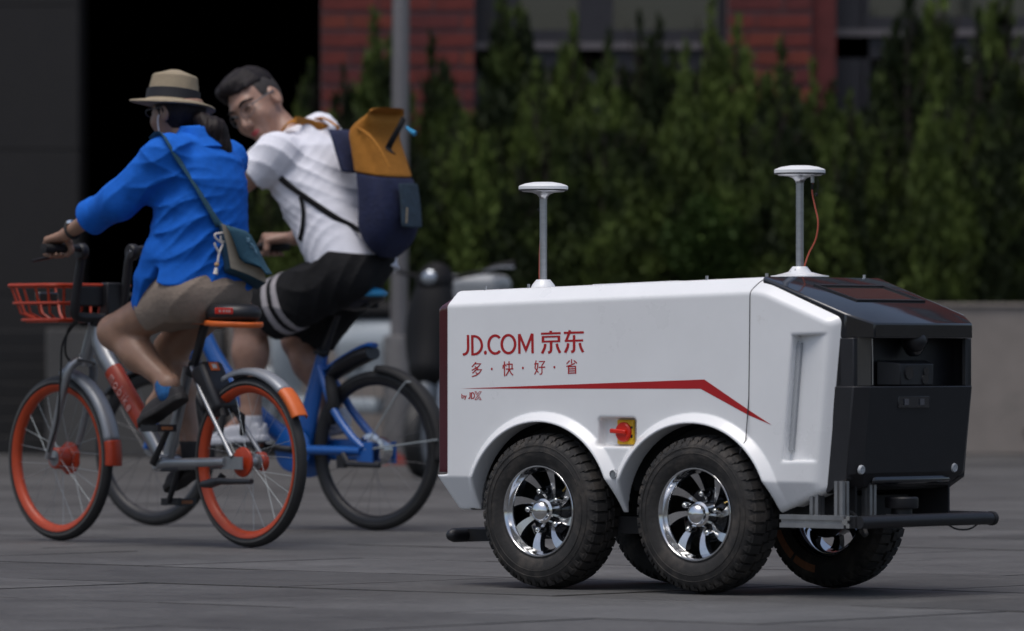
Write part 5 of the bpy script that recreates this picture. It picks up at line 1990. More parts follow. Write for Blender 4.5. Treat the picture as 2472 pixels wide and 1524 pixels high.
tag(woman, 'person in a straw hat, bright blue shirt and khaki shorts riding the orange-rimmed bicycle', 'person')

# shirt
SA, SB = np.array([.285, 0, .86]), np.array([.308, 0, 1.492])
Sd_w = np.array([0, 1., 0])
def hem_z(p):
    # lower edge: long back tail, notch at the side, long front tail
    X, Y = p[0], p[1]
    a = (X - .28)
    back = .905 + .03 * np.clip(np.abs(Y) / .17, 0, 1) ** 2
    side = .965
    front = .86
    w = np.clip((a + .04) / .10, 0, 1)
    w2 = np.clip((a - .075) / .06, 0, 1)
    return back * (1 - w) + (side * (1 - w2) + front * w2) * w
tail_a, tail_b, tail_c = mk_(375, 610, .165), mk_(352, 672, .165), mk_(332, 728, .165)
n_a, n_b = mk_(356, 750, .2), mk_(374, 655, .2)
def shirt(p):
    d = stack(p, SA, SB, Sd_w, [(-.10, .200, .228, .040), (.0, .186, .222, .030), (.12, .165, .214, .015), (.25, .150, .194, .005), (.5, .142, .180, -.012), (.72, .132, .176, -.022), (.85, .110, .155, -.02), (.95, .072, .10, -.005), (1.0, .060, .064, .0), (1.04, .056, .058, .004)], 2.3)
    d = smin(d, rcone(p, neck + np.array([-.02, .05, -.085]), shL + np.array([-.01, -.005, -.005]), .055, .066), .035)
    d = smin(d, rcone(p, neck + np.array([-.02, -.05, -.085]), shR + np.array([-.01, .005, -.005]), .055, .066), .035)
    # left sleeve, loose, rolled cuff
    cuf = elL + (wrL - elL) * .52
    sv = rcone(p, shL + np.array([0, -.01, -.012]), elL + np.array([-.01, 0, -.005]), .080, .070)
    sv = smin(sv, rcone(p, elL + np.array([-.01, 0, -.005]), cuf, .070, .062), .03)
    dv = nrm(wrL - elL)
    cut = (p[0] - cuf[0]) * dv[0] + (p[1] - cuf[1]) * dv[1] + (p[2] - cuf[2]) * dv[2]
    sv = np.maximum(sv, cut)
    cf = rcone(p, cuf - dv * .052, cuf + dv * .004, .067, .071)
    cf = np.maximum(cf, np.maximum(cut - .006, -cut - .058))
    sv = smin(sv, cf, .004)
    cufR = elR + (wrR - elR) * .5
    sr = rcone(p, shR + np.array([0, .01, -.01]), elR, .076, .064)
    sr = smin(sr, rcone(p, elR, cufR, .064, .06), .03)
    d = smin(d, np.minimum(sv, sr), .045)
    fo = folds(p, [(.2, .35, 1), (-.1, -.5, 1), (.3, .1, 1.0)], .18, .010, 1.7, 0)
    low = np.clip((1.05 - p[2]) / .2, 0, 1)
    fo = fo * (1 - .6 * low) + low * folds(p, [(.3, 1, .10), (1, .5, .1)], .13, .009, 1.2, 5)
    fo = fo + folds(p, [(.5, .6, .7), (-.4, .3, 1)], .075, .0018, 1.2, 11)
    tc_ = np.clip((p[0] - shL[0] - .02) / .1, 0, 1) * np.clip((p[1] - .13) / .06, 0, 1)
    fo = fo * (1 - tc_) + tc_ * folds(p, [(.9, .2, -.55), (.6, -.2, .5)], .12, .0085, 1.6, 9)
    d = d + fo + .003
    d = np.maximum(d, (hem_z(p) - p[2]) * .85)
    nt_ = np.maximum(rcone((p[0], p[1] * 0 + .2, p[2]), n_a, n_b, .045, .012), .06 - p[1])
    d = smax(d, -nt_, .012)
    tl = smin(rcone(p, tail_a, tail_b, .045, .040), rcone(p, tail_b, tail_c, .040, .022), .02)
    return smin(d, tl + folds(p, [(.3, 1, .1)], .10, .006, 1.0, 7), .04)
sh = sdf_mesh('shirt', shirt, (-.05, -.40, .80), (.80, .40, 1.62), .0056, 'blue_linen', woman)
def collar(p):
    d = stack(p, (.278, 0, 1.425), (.308, 0, 1.502), Sd_w, [(-.2, .085, .095, 0), (.3, .070, .074, 0), (1.0, .066, .068, .0), (1.2, .066, .068, 0)], 2.0)
    d = np.abs(d + .004) - .005
    return np.maximum(d, np.maximum(p[2] - (1.512 - .9 * np.maximum(p[0] - .29, 0)), 1.43 - p[2]))
sdf_mesh('collar', collar, (.15, -.14, 1.42), (.42, .14, 1.58), .004, 'blue_linen', sh)
# shorts
def w_shorts(p):
    d = ellip(p, pelv + np.array([-.015, 0, -.01]), (.140, .178, .115))
    for hp_, kn in ((hipL, kneeL), (hipR, kneeR)):
        e = rcone(p, hp_ + np.array([-.02, 0, .01]), hp_ + (kn - hp_) * .40, .112, .101)
        dv = nrm(kn - hp_)
        c = hp_ + (kn - hp_) * .40
        e = np.maximum(e, (p[0] - c[0]) * dv[0] + (p[1] - c[1]) * dv[1] + (p[2] - c[2]) * dv[2])
        d = smin(d, e, .04)
    d = np.maximum(d, .805 - p[2] - .25 * np.clip(p[0] - .2, 0, 1) * 0 - .3 * np.clip(p[0] - .30, 0, .3))
    return d + folds(p, [(1, .3, .5), (.6, -.4, .8)], .16, .006, 1.3, 3)
sdf_mesh('shorts', w_shorts, (.05, -.28, .70), (.62, .28, 1.06), .006, 'khaki_cloth', woman)
# shoes and socks
def shoe(heel, toe, up, s=1.0):
    fwd = nrm(toe - heel)
    sdv = nrm(np.cross(up, fwd))
    upv = np.cross(fwd, sdv)
    L = np.linalg.norm(toe - heel)
    def base(p):
        X, Y, Z = p[0] - heel[0], p[1] - heel[1], p[2] - heel[2]
        return (X * fwd[0] + Y * fwd[1] + Z * fwd[2], X * sdv[0] + Y * sdv[1] + Z * sdv[2], X * upv[0] + Y * upv[1] + Z * upv[2])
    def plan(f, t):
        x = np.clip(f / L, 0, 1)
        hw = np.interp(x, [0, .08, .25, .5, .72, .9, 1], [.018, .031, .034, .035, .044, .034, .012]) * s
        return np.abs(t) - hw
    def sole(p):
        f, t, u = base(p)
        d = smax(plan(f, t) * .85, np.maximum(-f, f - L), .01)
        return smax(d, np.abs(u - .004) - .013, .004)
    def upper(p):
        f, t, u = base(p)
        h = np.interp(np.clip(f / L, 0, 1), [0, .1, .32, .5, .75, 1], [.062, .068, .060, .062, .042, .018]) * s
        d = smax(plan(f, t) * .85 + .003, np.maximum(-f + .004, f - L + .004), .016)
        d = smax(d, (u - h) * .8, .022)
        d = smax(d, -u, .003)
        op = np.maximum(np.maximum(np.abs(f - .20 * L) - .16 * L, np.abs(t) - .022), .045 - u)
        return smax(d, -op, .006)
    lo = np.minimum(heel, toe) - .09
    hi = np.maximum(heel, toe) + .09
    return sole, upper, lo, hi
def footwear(person, heel, toe, up, um, sm, s=1.0):
    so, upf, lo, hi = shoe(heel, toe, up, s)
    a = sdf_mesh('shoe', upf, lo, hi, .0045, um, person)
    sdf_mesh('sole', so, lo, hi, .0045, sm, a)
    return a
upL = nrm(ankL - (heelL * .75 + toeL * .25))
footwear(woman, heelL, toeL, upL, 'shoe_dark', 'sole_dark')
heR, toR = np.array([ankR[0] - .05, -.108, ankR[2] - .085]), np.array([ankR[0] + .165, -.122, ankR[2] - .165])
footwear(woman, heR, toR, np.array([.3, 0, 1]), 'shoe_dark', 'sole_dark')
dvl = nrm(kneeL - ankL)
sdf_mesh('sock', lambda p: np.maximum(rcone(p, ankL + dvl * .05, ankL + (toeL - heelL) * .12 - dvl * .035, .040, .044), -((p[0] - ankL[0] - dvl[0] * .028) * -dvl[0] + (p[1] - ankL[1]) * -dvl[1] + (p[2] - ankL[2] - dvl[2] * .028) * -dvl[2])),
         ankL - .13, ankL + .13, .0045, 'sock_blue', woman)
dvr = nrm(kneeR - ankR)
sdf_mesh('sock', lambda p: np.maximum(rcone(p, ankR + dvr * .04, ankR - dvr * .05, .041, .045), (p[2] - ankR[2] - .02)), ankR - .13, ankR + .13, .0045, 'shoe_dark', woman)
# hair, ponytail
def h2(a):
    return hpt(hc, Fw, Sd, Up, HS, a)
def w_hair(p):
    X, Y, Z = p[0] - hc[0], p[1] - hc[1], p[2] - hc[2]
    f = X * Fw[0] + Y * Fw[1] + Z * Fw[2]
    t = X * Sd[0] + Y * Sd[1] + Z * Sd[2]
    u = X * Up[0] + Y * Up[1] + Z * Up[2]
    d = ellip((f, t, u), (-.020, 0, .025), (.103, .086, .108))
    d = np.maximum(d, np.maximum(-(u + .075), u - .036 + .30 * np.maximum(-f - .02, 0)))
    d = smax(d, -ellip((f, t, u), (.09, 0, -.06), (.10, .12, .115)), .01)
    return d + .0015 * np.sin(140 * t + 30 * f)
hr_ = sdf_mesh('hair', w_hair, hc - .17, hc + .17, .005, 'hair_black', woman)
pt0, pt1, pt2, pt3 = mk_(482, 290, -.01), mk_(503, 316, -.03), mk_(517, 358, -.05), mk_(534, 398, -.06)
pt0[0] -= .01
for q_ in (pt1, pt2, pt3):
    q_[0] -= .03
sdf_mesh('ponytail', lambda p: smin(smin(rcone(p, pt0, pt1, .030, .047), rcone(p, pt1, pt2, .047, .044), .02), rcone(p, pt2, pt3, .044, .018), .02) + .0014 * np.sin(260 * (p[1] * .8 + p[0] * .5) + 20 * p[2]),
         np.minimum(pt0, pt3) - .1, np.maximum(pt0, pt3) + .1, .005, 'hair_brown', hr_)
# hat
HU = nrm(Up * .985 + np.array([-.10, -.13, .0]))
Hf = nrm(Fw - HU * np.dot(Fw, HU))
Hs = np.cross(HU, Hf)
ho = hpt(hc, Fw, Sd, Up, HS, (.020, 0, .034))
def hat_pt(r, a, h):
    return ho + (Hf * math.cos(a) * 1.06 + Hs * math.sin(a)) * r + HU * h
def hat_loft(rows, n=56):
    m = MB()
    V, F = [], []
    for (r, h, dip) in rows:
        for k in range(n):
            a = 2 * PI * k / n
            dz = dip * math.cos(2 * a) + (-.010 * (r - .10) / .07 if r > .10 else 0) * (-math.cos(a))
            V.append(hat_pt(r, a, h + dz))
    for i in range(len(rows) - 1):
        for k in range(n):
            q = (k + 1) % n
            F.append((i * n + k, i * n + q, (i + 1) * n + q, (i + 1) * n + k))
    F.append(tuple((len(rows) - 1) * n + k for k in range(n)))
    m.add(V, F)
    return m
rows = [(.148, -.012, .006), (.153, -.010, .006), (.151, -.005, .006), (.125, .0015, .004), (.100, .004, .0), (.0955, .010, 0)]
nb_ = 14
for i in range(nb_):
    t = i / (nb_ - 1)
    r = .0945 - .0125 * t
    rows += [(r, .012 + .080 * t, 0), (r - .0015, .012 + .080 * t + .0037, 0)]
rows += [(.076, .101, 0), (.052, .109, 0), (.02, .121, 0), (.004, .123, 0)]
hat = hat_loft(rows).build('hat', 'straw', woman, angle=30)
hat_loft([(.0930, .008, 0), (.0972, .010, 0), (.0945, .046, 0), (.0905, .048, 0)]).build('hat_band', 'ribbon', hat, angle=40)
hat_loft([(.085, .0, 0), (.149, -.0135, .006)]).build('hat_underside', 'straw', hat)
# glasses, earphone, watch
gm = MB()
for sg in (1, -1):
    gm.tube([h2((.100 + .004 * math.cos(a), sg * .034 + .022 * math.cos(a), .010 + .017 * math.sin(a))) for a in np.linspace(0, 2 * PI, 17)[:-1]], .0016, n=5, closed=True)
    gm.tube([h2((.098, sg * .058, .016)), h2((.05, sg * .078, .014)), h2((-.01, sg * .086, .012))], .0018, n=5)
gm.build('glasses', 'spoke_dark', woman)
em = MB()
em.tube([h2((.006, .092, -.014)), h2((.012, .094, -.04)), h2((.014, .085, -.10)), h2((.012, .07, -.14))], .0030, n=6, smooth=3)
em.build('earphone_cord', 'cord_white', woman)
wd_ = nrm(wrL - elL)
wc = wrL - wd_ * .035
wm = MB()
wu = nrm(np.cross(wd_, [0, 0, 1.]))
wv = np.cross(wu, wd_)
if wv[2] < 0:
    wv = -wv
wm.tube([wc + (wu * math.cos(a) + wv * math.sin(a)) * .030 for a in np.linspace(0, 2 * PI, 25)[:-1]], .0055, n=6, closed=True, ratio=1.0)
wt = wm.build('watch', 'black_matte', woman)
wx = nrm(wv * .8 + nrm(np.cross(wd_, wv)) * .0)
MB().lathe([(0, .008), (.014, .008), (.017, .005), (.017, -.004)], wc + wv * .029, wv, 20).build('watch_face', 'chrome', wt)

# shoulder bag
bag = thing('shoulder_bag', 'teal canvas shoulder bag with a cream lining and white cord hanging at the rider\'s hip', 'bag', tuple(MK.wl((.12, -.12, .86))), MK.ang)
def bagpt(u, v, y, x=None):
    q = mk_(u, v, y) if x is None else MK.atx(u, v, x)
    return q - np.array([.12, -.12, .86])
zb = lambda x, y: (480 + x * .1323, 520 + y * .1323)
XB = .085      # back-facing side of the bag
f0, f1, f2, f3 = [bagpt(*zb(*q), 0, XB) for q in ((600, 230), (960, 350), (1330, 1080), (700, 980))]
bx0, bx1, bx2, bx3 = [bagpt(*zb(*q), 0, XB + .0) for q in ((430, 150), (900, 300), (1240, 1250), (575, 985))]
k0 = bagpt(*zb(300, 140), 0, XB + .10)
k1 = bagpt(*zb(890, 290), 0, XB + .10)
k2 = bagpt(*zb(1080, 1370), 0, XB + .10)
k3 = bagpt(*zb(375, 1085), 0, XB + .10)
m = MB()
m.hexa([bx0, bx1, bx2, bx3, k0, k1, k2, k3])
bb_ = m.build('bag_body', 'teal_canvas', bag, bevel=.008)
m = MB()
offb = np.array([-.006, 0, .0])
lin = [bagpt(*zb(*q), 0, XB - .006) for q in ((420, 152), (520, 200), (640, 500), (745, 800), (850, 880), (1190, 985), (1232, 1235), (900, 1075), (595, 965), (520, 540))]
m.prism(lin, (.004, 0, 0))
m.build('lining', 'cream_canvas', bag)
m = MB()
V, F = [], []
edge0 = [zb(*q) for q in ((500, 190), (570, 300), (650, 480), (740, 740), (820, 850), (980, 890), (1130, 935), (1210, 1040), (1250, 1075))]
edge1 = [zb(*q) for q in ((700, 240), (850, 290), (945, 350), (1020, 480), (1090, 610), (1170, 780), (1250, 930), (1320, 1040), (1345, 1070))]
for i in range(9):
    for j in range(5):
        t = j / 4
        u, v = np.array(edge0[i]) * (1 - t) + np.array(edge1[i]) * t
        V.append(bagpt(u, v, 0, XB - .012 - .040 * (1 - t) * (i / 8) ** .7 - .006 * math.sin(PI * t)))
F = [(i * 5 + j, i * 5 + j + 1, i * 5 + j + 6, i * 5 + j + 5) for i in range(8) for j in range(4)]
m.add(V, F)
fl = m.build('flap', 'teal_canvas', bag, angle=180)
sm_ = fl.modifiers.new('thick', 'SOLIDIFY')
sm_.thickness = .004
m = MB()
for i in range(9):
    a = zb(840 + i * 24 + random.uniform(-8, 8), 400 + i * 34)
    for k in range(3):
        b = (a[0] + random.uniform(-1, 7), a[1] + random.uniform(-3, 4))
        cpt = (b[0] + random.uniform(2, 5), b[1] + random.uniform(-1, 4))
        t_ = .6
        m.tube([bagpt(b[0], b[1], 0, XB - .0245), bagpt(cpt[0], cpt[1], 0, XB - .0245)], .0011, n=4)
m.build('flap_print', 'pale_print', fl)
m = MB()
cordy = XB - .012 + .03
def cp(x, y):
    return bagpt(*zb(x, y), 0, XB + .012)
m.tube([cp(455, 320), cp(380, 330), cp(300, 345), cp(305, 410), cp(370, 470), cp(430, 520), cp(400, 620), cp(370, 700), cp(350, 800), cp(350, 850)], .0042, n=6, smooth=4)
m.tube([cp(520, 480), cp(440, 480), cp(400, 440), cp(400, 370)], .0036, n=6, smooth=4)
m.tube([cp(290, 500), cp(300, 560), cp(340, 630), cp(370, 690)], .0042, n=6, smooth=4)
m.build('cord', 'cord_white', bag)
MB().sphere(cp(325, 900), .0088, 12, 8).build('bead', 'wood_bead', bag)
MB().tube([cp(320, 960), cp(300, 1075)], [.006, .009], n=8).build('tassel', 'cord_white', bag)
# strap over the left shoulder, down across the back
sp = []
off = np.array([.12, -.12, .86])
for (u, v, y) in ((392, 327, .10), (408, 352, .10), (440, 402, .08), (478, 462, .04), (508, 512, .0), (527, 545, -.02)):
    x_b = None
    q = mk_(u, v, y)
    # slide along the view ray onto the back of the shirt
    best = None
    for x in np.linspace(-.02, .45, 190):
        r_ = MK.atx(u, v, x)
        if shirt((np.array([r_[0]]), np.array([r_[1]]), np.array([r_[2]])))[0] < .004:
            best = r_
            break
    sp.append((best if best is not None else q) - off + np.array([-.004, 0, 0]))
sp = [sp[0] + np.array([.06, .0, -.015]), sp[0] + np.array([.03, 0, .004])] + sp[:] + [k0 * .6 + bx0 * .4]
MB().tube(sp, .0165, n=10, up=nrm(np.array([.0, .8, .6])), ratio=.22, smooth=5).build('strap', 'teal_canvas', bag)

# ================================================= rider with the backpack
ms = 1.20
m_hipL, m_hipR = bk_(832, 672, .092), bk_(862, 672, -.092)
m_knL, m_knR = bk_(604, 772, .125), bk_(722, 822, -.115)
m_anL, m_anR = bk_(606, 1002, .118), bk_(803, 985, -.115)
m_shL, m_shR = bk_(668, 372, .195), bk_(770, 328, -.185)
m_elL, m_wrL = np.array([.52, .31, 1.31]), np.array([.70, .285, 1.17])
m_elR, m_wrR = np.array([.55, -.31, 1.28]), bk_(712, 575, -.272)
m_neck, m_pel = bk_(716, 330, 0.0), bk_(862, 650, 0)
m_hc = bk_(623, 258, .06)
# face turned back over the shoulder to the camera, head tilted
RI = np.array([.80, 0, .60])
psi = math.radians(40)
fw_w = np.array([-RI[0] * math.sin(psi), -math.cos(psi), -RI[2] * math.sin(psi)])
up_w = np.array([-.59, .05, .80])
mF, mS, mU = ortho(BK.dirl(fw_w), BK.dirl(up_w))
m_grip = np.array([.753, -.277, 1.127])
def man_body(p):
    d = rcone(p, m_hipL, m_knL, .088, .068)
    d = smin(d, rcone(p, m_knL, m_anL + (m_knL - m_anL) * .66, .062, .068), .03)
    d = smin(d, rcone(p, m_anL + (m_knL - m_anL) * .68, m_anL, .067, .038), .04)
    e = rcone(p, m_hipR, m_knR, .088, .070)
    e = smin(e, rcone(p, m_knR, m_anR + (m_knR - m_anR) * .66, .064, .068), .03)
    e = smin(e, rcone(p, m_anR + (m_knR - m_anR) * .68, m_anR, .066, .038), .04)
    d = np.minimum(d, e)
    ax = m_neck - m_pel
    d = smin(d, rcone(p, m_pel + ax * .10, m_pel + ax * .35, .115, .115), .05)
    d = smin(d, rcone(p, m_pel + ax * .35, m_pel + ax * .85, .12, .10), .05)
    d = smin(d, rcone(p, m_neck - ax * .10, m_shL, .065, .056), .03)
    d = smin(d, rcone(p, m_neck - ax * .10, m_shR, .065, .056), .03)
    d = smin(d, rcone(p, m_neck - ax * .12, m_hc - mU * .055 - mF * .02, .064, .060), .03)
    d = smin(d, rcone(p, m_shL, m_elL, .055, .044), .02)
    d = smin(d, rcone(p, m_elL, m_wrL, .044, .028), .02)
    d = smin(d, rcone(p, m_shR, m_elR, .055, .044), .02)
    d = smin(d, rcone(p, m_elR, m_elR + (m_wrR - m_elR) * .35, .044, .045), .02)
    d = smin(d, rcone(p, m_elR + (m_wrR - m_elR) * .35, m_wrR, .045, .029), .02)
    d = smin(d, head_sdf(p, m_hc, mF, mS, mU, ms), .012)
    d = smin(d, hand_grip(p, m_wrR, m_grip, (-.33, -1, 0), (-.85, 0, .45), 1.12), .010)
    d = smin(d, hand_grip(p, m_wrL, m_grip * np.array([1, -1, 1]), (-.33, 1, 0), (-.85, 0, .45), 1.12), .010)
    d = smin(d, rcone(p, m_anL, m_anL + np.array([.10, 0, -.06]), .036, .03), .03)
    d = smin(d, rcone(p, m_anR, m_anR + np.array([.06, 0, -.07]), .036, .03), .03)
    return d
man = sdf_mesh('person', man_body, (-.18, -.46, .28), (1.0, .46, 1.92), .0055, 'skin_pale', None)
man.location = (-.531, 24.4, 0)
man.rotation_euler = (0, 0, BK.ang)
tag(man, 'person in white t-shirt and black shorts looking back while riding the blue bicycle', 'person')

m_ax = nrm(m_neck - m_pel)
def tee(p):
    d = stack(p, m_pel, m_neck, (0, 1., 0), [(-.10, .128, .192, .01), (.10, .136, .190, .005), (.4, .142, .195, .0), (.65, .140, .210, .0), (.82, .122, .205, .0), (.93, .088, .13, .0), (1.0, .072, .082, .0), (1.03, .068, .076, 0)], 2.3)
    d = smin(d, rcone(p, m_neck - m_ax * .09 + np.array([0, .06, 0]), m_shL, .07, .076), .04)
    d = smin(d, rcone(p, m_neck - m_ax * .09 + np.array([0, -.06, 0]), m_shR, .07, .076), .04)
    out = None
    for a, b in ((m_shL, m_elL), (m_shR, m_elR)):
        c = a + (b - a) * .50
        dv = nrm(b - a)
        e = rcone(p, a, c, .080, .071)
        e = np.maximum(e, (p[0] - c[0]) * dv[0] + (p[1] - c[1]) * dv[1] + (p[2] - c[2]) * dv[2])
        out = e if out is None else np.minimum(out, e)
    d = smin(d, out, .04)
    t = (p[0] - m_pel[0]) * m_ax[0] + (p[2] - m_pel[2]) * m_ax[2]
    lo_ = np.clip((.30 - t) / .2, 0, 1)
    d = d + folds(p, [(-.3, .4, 1), (.1, -.3, 1)], .17, .0075, 1.5, 12) * (1 - .3 * lo_) + lo_ * folds(p, [(.6, .3, .8), (.9, -.3, .4)], .11, .007, 1.6, 15)
    d = d + folds(p, [(.5, .6, .7), (-.6, .2, .8)], .08, .0018, 1.3, 19)
    hem = 1.022 + .13 * np.maximum(p[0], .02) + .35 * np.maximum(.02 - p[0], 0)
    return np.maximum(d, (hem - p[2]) * .9)
sdf_mesh('t_shirt', tee, (-.20, -.42, .86), (.80, .42, 1.80), .006, 'white_tee', man)
def shorts_leg(p, hp_, kn, fr_):
    c = hp_ + (kn - hp_) * fr_
    dv = nrm(kn - hp_)
    e = rcone(p, hp_ + np.array([.0, 0, .01]), c, .112, .119)
    return e, c, dv
def m_shorts(p):
    d = ellip(p, m_pel + np.array([.0, 0, .035]), (.128, .182, .108))
    for hp_, kn, fr_ in ((m_hipL, m_knL, .80), (m_hipR, m_knR, .78)):
        e, c, dv = shorts_leg(p, hp_, kn, fr_)
        e = np.maximum(e, (p[0] - c[0]) * dv[0] + (p[1] - c[1]) * dv[1] + (p[2] - c[2]) * dv[2])
        d = smin(d, e, .05)
    d = d + folds(p, [(1, .3, .4), (.5, -.4, .9)], .18, .008, 1.4, 17)
    d = smin(d, rcone(p, m_pel + m_ax * .05, m_pel + m_ax * .18, .134, .130), .05)
    return np.maximum(d, p[2] - (1.085 + .13 * p[0]))
so_ = sdf_mesh('shorts', m_shorts, (-.22, -.32, .66), (.62, .32, 1.12), .0065, 'black_cloth', man)
for lo_, hi_ in ((.055, .085), (.105, .135)):
    def band(p, lo_=lo_, hi_=hi_):
        e, c, dv = shorts_leg(p, m_hipL, m_knL, .80)
        e = e + folds(p, [(1, .3, .4), (.5, -.4, .9)], .18, .008, 1.4, 17)
        s_ = (p[0] - c[0]) * dv[0] + (p[1] - c[1]) * dv[1] + (p[2] - c[2]) * dv[2]
        return np.maximum(np.maximum(e - .0022, -s_ - hi_), s_ + lo_)
    sdf_mesh('stripe', band, m_knL - .3, m_knL + .3, .005, 'stripe_cloth', so_)
footwear(man, m_anL + np.array([-.085, .0, -.095]), m_anL + np.array([.215, .01, -.115]), np.array([0, 0, 1]), 'white_shoe', 'white_shoe', 1.12)
footwear(man, m_anR + np.array([-.085, .0, -.085]), m_anR + np.array([.20, -.02, -.135]), np.array([.2, 0, 1]), 'white_shoe', 'white_shoe', 1.12)
for an, kn in ((m_anL, m_knL), (m_anR, m_knR)):
    dv = nrm(kn - an)
    sdf_mesh('sock', lambda p, an=an: np.maximum(rcone(p, an + dv * .03, an - dv * .06, .043, .05), (p[2] - an[2] - .0)), an - .13, an + .13, .005, 'white_shoe', man)
# hair
def mloc(p):
    X, Y, Z = (p[0] - m_hc[0]) / ms, (p[1] - m_hc[1]) / ms, (p[2] - m_hc[2]) / ms
    return (X * mF[0] + Y * mF[1] + Z * mF[2], X * mS[0] + Y * mS[1] + Z * mS[2], X * mU[0] + Y * mU[1] + Z * mU[2])
def m_hair(p):
    f, t, u = mloc(p)
    d = ellip((f, t, u), (-.010, 0, .058), (.101, .0795, .084))
    d = smin(d, ellip((f, t, u), (.040, -.010, .106), (.054, .056, .030)), .02)
    d = smax(d, -(u - .062 - .10 * np.maximum(f, 0) + .5 * np.maximum(-f - .02, 0)), .01)
    d = smax(d, -ellip((f, t, u), (.122, 0, .040), (.060, .075, .062)), .008)
    d = d + .004 * np.sin(95 * t + 60 * f + 20 * u) * np.sin(60 * f - 33 * t) + .0015 * np.sin(210 * t + 60 * f)
    return d * ms
hm = sdf_mesh('hair', m_hair, m_hc - .2, m_hc + .2, .0048, 'hair_black', man)
def m_fade(p):
    f, t, u = mloc(p)
    d = ellip((f, t, u), (-.012, 0, .032), (.1005, .0795, .1005))
    d = smax(d, (f - .035) + .55 * np.maximum(.04 - u, 0) * 0, .01)
    d = np.maximum(d, -(u - .012 + .9 * np.maximum(-f - .03, 0)))
    return d * ms
sdf_mesh('hair_fade', m_fade, m_hc - .2, m_hc + .2, .0048, 'hair_fade', hm)
def m2(a):
    return hpt(m_hc, mF, mS, mU, ms, a)
def surf(t, u, out=.0):           # point on the front of the face
    fs = np.linspace(.16, .0, 240)
    P = np.array([m2((f, t, u)) for f in fs])
    v = head_sdf((P[:, 0], P[:, 1], P[:, 2]), m_hc, mF, mS, mU, ms)
    i = np.argmax(v < out)
    return P[i]
for sg in (1, -1):
    MB().tube([surf(sg * .016, .030, .001), surf(sg * .030, .036, .001), surf(sg * .045, .035, .001), surf(sg * .057, .027, .001)], [.0045, .0058, .0050, .0025], n=8, smooth=3).build('eyebrow', 'hair_black', man)
    e = MB()
    e.tube([surf(sg * .019, .006, .0), surf(sg * .028, .0105, .001), surf(sg * .038, .0115, .001), surf(sg * .049, .008, .0)], [.0018, .0034, .0036, .0018], n=8, smooth=3)
    e.build('eye', 'eye_dark', man)
    MB().tube([surf(sg * .012, -.0385, .0), surf(sg * .007, -.041, .0)], .0032, n=6).build('nostril', 'eye_dark', man)
lp = MB()
lp.tube([surf(t, -.0635 - .0012 * abs(t) / .02, -.001) for t in (-.025, -.014, -.005, .005, .014, .025)], [.002, .0048, .0052, .0052, .0048, .002], n=8, smooth=2)
lp.tube([surf(t, -.0715 + .002 * abs(t) / .02, -.001) for t in (-.022, -.012, 0, .012, .022)], [.002, .0056, .0062, .0056, .002], n=8, smooth=2)
lp.build('lips', 'lip_red', man)
gm = MB()
for sg in (1, -1):
    gm.tube([m2((.106 - .02 * (abs(sg * .035 + .026 * math.cos(a)) / .06) ** 2, sg * .035 + .026 * math.cos(a), .004 + .019 * math.sin(a) * (1 if math.sin(a) > 0 else 1.05))) for a in np.linspace(0, 2 * PI, 21)[:-1]], .0020, n=5, closed=True)
    gm.tube([m2((.086, sg * .061, .012)), m2((.04, sg * .082, .010)), m2((-.012, sg * .088, .008))], .0028, n=6)
gm.tube([m2((.106, -.010, .008)), m2((.109, 0, .011)), m2((.106, .010, .008))], .0013, n=5)
gm.build('glasses', 'spoke_dark', man)

# backpack
pack = thing('backpack', 'orange and navy roll-top backpack worn by the rider in the white t-shirt', 'backpack', tuple(BK.wl(m_pel)), BK.ang)
zk = lambda x, y: (480 + x * .3769, 130 + y * .3770)
def kp(x, y, yy=0.0):
    return bk_(*zk(x, y), yy) - m_pel
bw = .135
def loft_side(outline_rows, half, mat, name, parent, nn=14):
    """outline rows: (front point, back point) in the pack's side plane, lofted across the width with rounded edges"""
    m = MB()
    V, F = [], []
    k = len(outline_rows)
    for (a, b, hw) in outline_rows:
        a, b = np.asarray(a), np.asarray(b)
        c, h = (a + b) / 2, (b - a) / 2
        for i in range(nn):
            w = 2 * PI * i / nn
            cx, sx = math.cos(w), math.sin(w)
            ex = .60
            V.append(c + h * (abs(cx) ** ex * (1 if cx > 0 else -1)) + np.array([0, hw, 0]) * (abs(sx) ** ex * (1 if sx > 0 else -1)))
    for i in range(k - 1):
        for j in range(nn):
            q = (j + 1) % nn
            F.append((i * nn + j, i * nn + q, (i + 1) * nn + q, (i + 1) * nn + j))
    F.append(tuple(range(nn))[::-1])
    F.append(tuple((k - 1) * nn + j for j in range(nn)))
    m.add(V, F)
    o = m.build(name, mat, parent, angle=180)
    ss = o.modifiers.new('sub', 'SUBSURF')
    ss.levels = ss.render_levels = 2
    return o
def prow(xl, yl, xr, yr, hw):
    a, b = kp(xl, yl, hw * .8), kp(xr, yr, -hw * .8)
    return (np.array([a[0], 0, a[2]]), np.array([b[0], 0, b[2]]), hw)
def hold(rows):
    e = lambda r, q: tuple(np.asarray(r[k]) + (np.asarray(q[k]) - np.asarray(r[k])) * .06 for k in (0, 1)) + (r[2],)
    return [rows[0], e(rows[0], rows[1])] + rows[1:-1] + [e(rows[-1], rows[-2]), rows[-1]]
lowr = [prow(1150, 1300, 1270, 1310, bw * .35), prow(1060, 1245, 1385, 1225, bw * .85), prow(985, 1120, 1440, 1100, bw), prow(1000, 1000, 1445, 1000, bw), prow(992, 860, 1425, 880, bw), prow(985, 752, 1388, 798, bw * .97)]
loft_side(hold(lowr), bw, 'pack_navy', 'pack_bag', pack)
